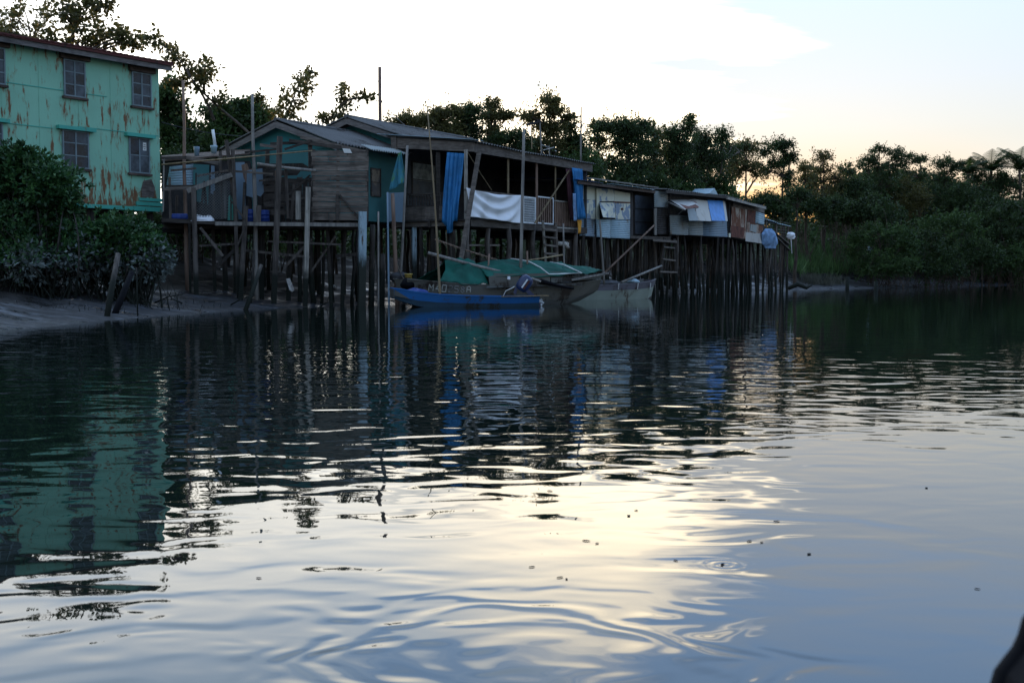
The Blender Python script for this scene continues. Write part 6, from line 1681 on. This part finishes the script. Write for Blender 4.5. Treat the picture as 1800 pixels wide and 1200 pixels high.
# tall grass on the slope by the lean-to, and scrub that clothes the bank behind: nobody could count these
rs = np.random.RandomState(77)
def blades(name, m, pts, hgt, width, per, spread, label, cat):
    P, D, S = [], [], []
    for p in pts:
        k = rs.poisson(per)
        if not k: continue
        q = np.array(p) + np.c_[rs.normal(scale=spread, size=(k, 2)), np.zeros(k)]
        q[:, 2] = gz(q[:, 0], q[:, 1]) - .03
        d = np.c_[rs.normal(scale=.33, size=(k, 2)), np.ones(k)]; P.append(q); D.append(d); S.append(hgt * rs.uniform(.5, 1.3, size=k))
    P, D, S = np.concatenate(P), np.concatenate(D), np.concatenate(S)
    o = leaf_mesh(name, m, P, D, S, origin=tuple(P.mean(0)), width=width, rs=rs); tag(o, label, cat, kind='stuff'); return o
gp_ = []
for _ in range(2600):
    x = rs.uniform(1388, 1800) if _ % 3 else rs.uniform(1388, 1520); Yd = rs.uniform(84, 122); c = at(x, 450, Yd)
    if inland(np.array([c.x]), np.array([c.y]))[0] > 5.0: gp_.append((c.x, c.y, 0))
blades('grass', M['grass'], gp_, 1.15, .035, 9, .40, 'tall green grass covering the far bank slope beyond the lean-to', 'grass')
gp_ = []
for _ in range(420):
    x = rs.uniform(1420, 1500); Yd = rs.uniform(84, 92); c = at(x, 450, Yd); d = inland(np.array([c.x]), np.array([c.y]))[0]
    if 2.0 < d < 5.2: gp_.append((c.x, c.y, 0))
blades('dry_grass', M['dry_grass'], gp_, .75, .03, 9, .3, 'dull muddy grass at the foot of the far slope', 'grass')
# scrub: leaf sprays over the ground behind the houses and along the far bank
cs = []
for _ in range(9000):
    u = rs.uniform(-14, 150); t_ = rs.uniform(0, 1)
    # points inland of the bank line, thinning with distance
    k = rs.randint(4, len(BANK) - 3); a0, a1 = BANK[k], BANK[k + 1]; f = rs.uniform(0, 1); p = a0 * (1 - f) + a1 * f
    d_ = (a1 - a0) / np.linalg.norm(a1 - a0); nrm = np.array([-d_[1], d_[0]]); far = k >= 10
    q = p + nrm * (rs.uniform(7.0, 20.0) if far else rs.uniform(11.5, 24.0))
    if q[1] < 135 and not (78 < q[1] < 102 and q[0] > 17 and q[0] / q[1] < .262): cs.append((q[0], q[1], 0.0))
    if len(cs) > 1500: break
cs = np.array(cs); cs[:, 2] = gz(cs[:, 0], cs[:, 1]) + rs.uniform(.1, 1.5, size=len(cs))
P, D = sprays(rs, cs, rs.uniform(.5, .95, size=len(cs)), 8, 9, .24)
o = leaf_mesh('undergrowth', M['leaf_a'], P, D, .26 * rs.uniform(.7, 1.3, size=len(P)), origin=tuple(P.mean(0)), width=.36, rs=rs)
tag(o, 'dark scrub growing along the bank under the trees', 'undergrowth', kind='stuff')

# far wood beyond the river bend, hiding the horizon: reads as one mass
cs = []
for _ in range(1700):
    x = rs.uniform(1450, 2150); Yd = rs.uniform(114, 150); c = at(x, 400, Yd); cs.append((c.x, Yd, g(c.x, Yd) + rs.uniform(.3, 7.0 if x > 1500 else 4.0)))
cs = np.array(cs)
P, D = sprays(rs, cs, rs.uniform(.9, 1.5, size=len(cs)), 10, 9, .4)
o = leaf_mesh('far_wood', M['leaf_a'], P, D, .42 * rs.uniform(.7, 1.3, size=len(P)), origin=tuple(P.mean(0)), width=.4, rs=rs)
tag(o, 'mass of dark woodland beyond the far bank', 'wood', kind='stuff')

# mangrove shoots poking out of the mud
gp_ = []
for _ in range(260):
    x = rs.uniform(0, 420); Yd = rs.uniform(29.5, 38); c = at(x, 480, Yd); d = inland(np.array([c.x]), np.array([c.y]))[0]
    if .5 < d < 4.5: gp_.append((c.x, c.y, 0))
blades('mangrove_shoots', M['stilt'], gp_, .16, .05, 2.0, .25, 'short bare mangrove shoots poking out of the tidal mud', 'shoots')

# -- mangroves in front of the green house
def mangrove(label, lobes, seed, Yd, mudline, name='mangrove_bush', bx=80, group='mangroves before the green house'):
    rs = np.random.RandomState(seed); b0 = at(bx, 480, Yd); base = Vector((b0.x, Yd, g(b0.x, Yd) - .05))
    t = thing(name, base, label, 'bush', group); cs, rr = [], []
    for (x, y, rx, ry, n, cr) in lobes:
        c, rad, _, _ = px_lobe(x, y, rx, ry, Yd, n, cr)
        d = rs.normal(size=(n, 3)); d /= np.linalg.norm(d, axis=1, keepdims=True); k = rs.uniform(.3, 1, size=(n, 1)) ** .5
        cs.append(np.array(c) + d * k * np.array(rad)); rr.append(cr * rs.uniform(.7, 1.25, size=n))
    cs, rr = np.concatenate(cs), np.concatenate(rr)
    b = MB()
    for q in cs[::2]:
        f = base + Vector((rs.uniform(-.6, .6) + (q[0] - base.x) * .6, rs.uniform(-.4, .4), 0)); f.z = g(f.x, f.y) - .1
        limb(b, f, q, .035, .01, rs, seg=5)
    for _ in range(40):     # prop roots and bare twigs hanging over the mud
        q = cs[rs.randint(len(cs))]; f = Vector((q[0] + rs.normal() * .5, q[1] - .3 + rs.normal() * .4, 0)); f.z = g(f.x, f.y) - .05
        limb(b, f, (f.x + rs.normal() * .3, f.y + rs.normal() * .2, f.z + rs.uniform(.4, 1.1)), .014, .008, rs)
    b.build('stems', M['stilt'], t, smooth=True)
    # rosettes of oval leaves on twig ends
    P, D = [], []
    for c, r in zip(cs, rr):
        k = 22; d = rs.normal(size=(k, 3)); d[:, 2] = d[:, 2] * .8 + .25; d /= np.linalg.norm(d, axis=1, keepdims=True)
        tips = c + d * r * rs.uniform(.35, 1.1, size=(k, 1))
        for p, dd in zip(tips, d):
            n = 7; a_ = rs.normal(size=(n, 3)) * .75 + dd * .8; P.append(np.repeat(p[None], n, 0) + rs.normal(scale=.03, size=(n, 3))); D.append(a_)
    P, D = np.concatenate(P), np.concatenate(D)
    lvl = mudline + .22 * np.sin(P[:, 0] * 1.9) + rs.normal(scale=.30, size=len(P))
    lo = P[:, 2] < lvl; ok = P[:, 2] > gz(P[:, 0], P[:, 1]) + .12
    for nm, mt, sel in (('foliage', 'leaf_m', ~lo & ok), ('muddy_foliage', 'leaf_mud', lo & ok)):
        if sel.sum(): leaf_mesh(nm, M[mt], P[sel], D[sel], .15 * rs.uniform(.7, 1.25, size=int(sel.sum())), t, width=.24, rs=rs, fold=.06)
    return t
mangrove('big rounded mangrove bush hiding the corner of the green house', [(50, 312, 66, 50, 34, .45), (90, 340, 52, 46, 22, .42), (15, 300, 50, 45, 18, .42), (40, 400, 95, 60, 46, .45), (60, 455, 110, 45, 44, .42), (-20, 400, 70, 90, 30, .5), (105, 318, 26, 26, 7, .34)], 5, 34.0, 1.42)
mangrove('lower mangrove bush with grey muddy leaves under the green house', [(180, 430, 62, 46, 34, .42), (240, 440, 50, 44, 28, .4), (215, 408, 52, 30, 16, .38), (275, 455, 22, 30, 8, .32), (150, 462, 60, 32, 22, .4), (230, 472, 55, 22, 14, .36)], 8, 34.6, 1.72, bx=215)
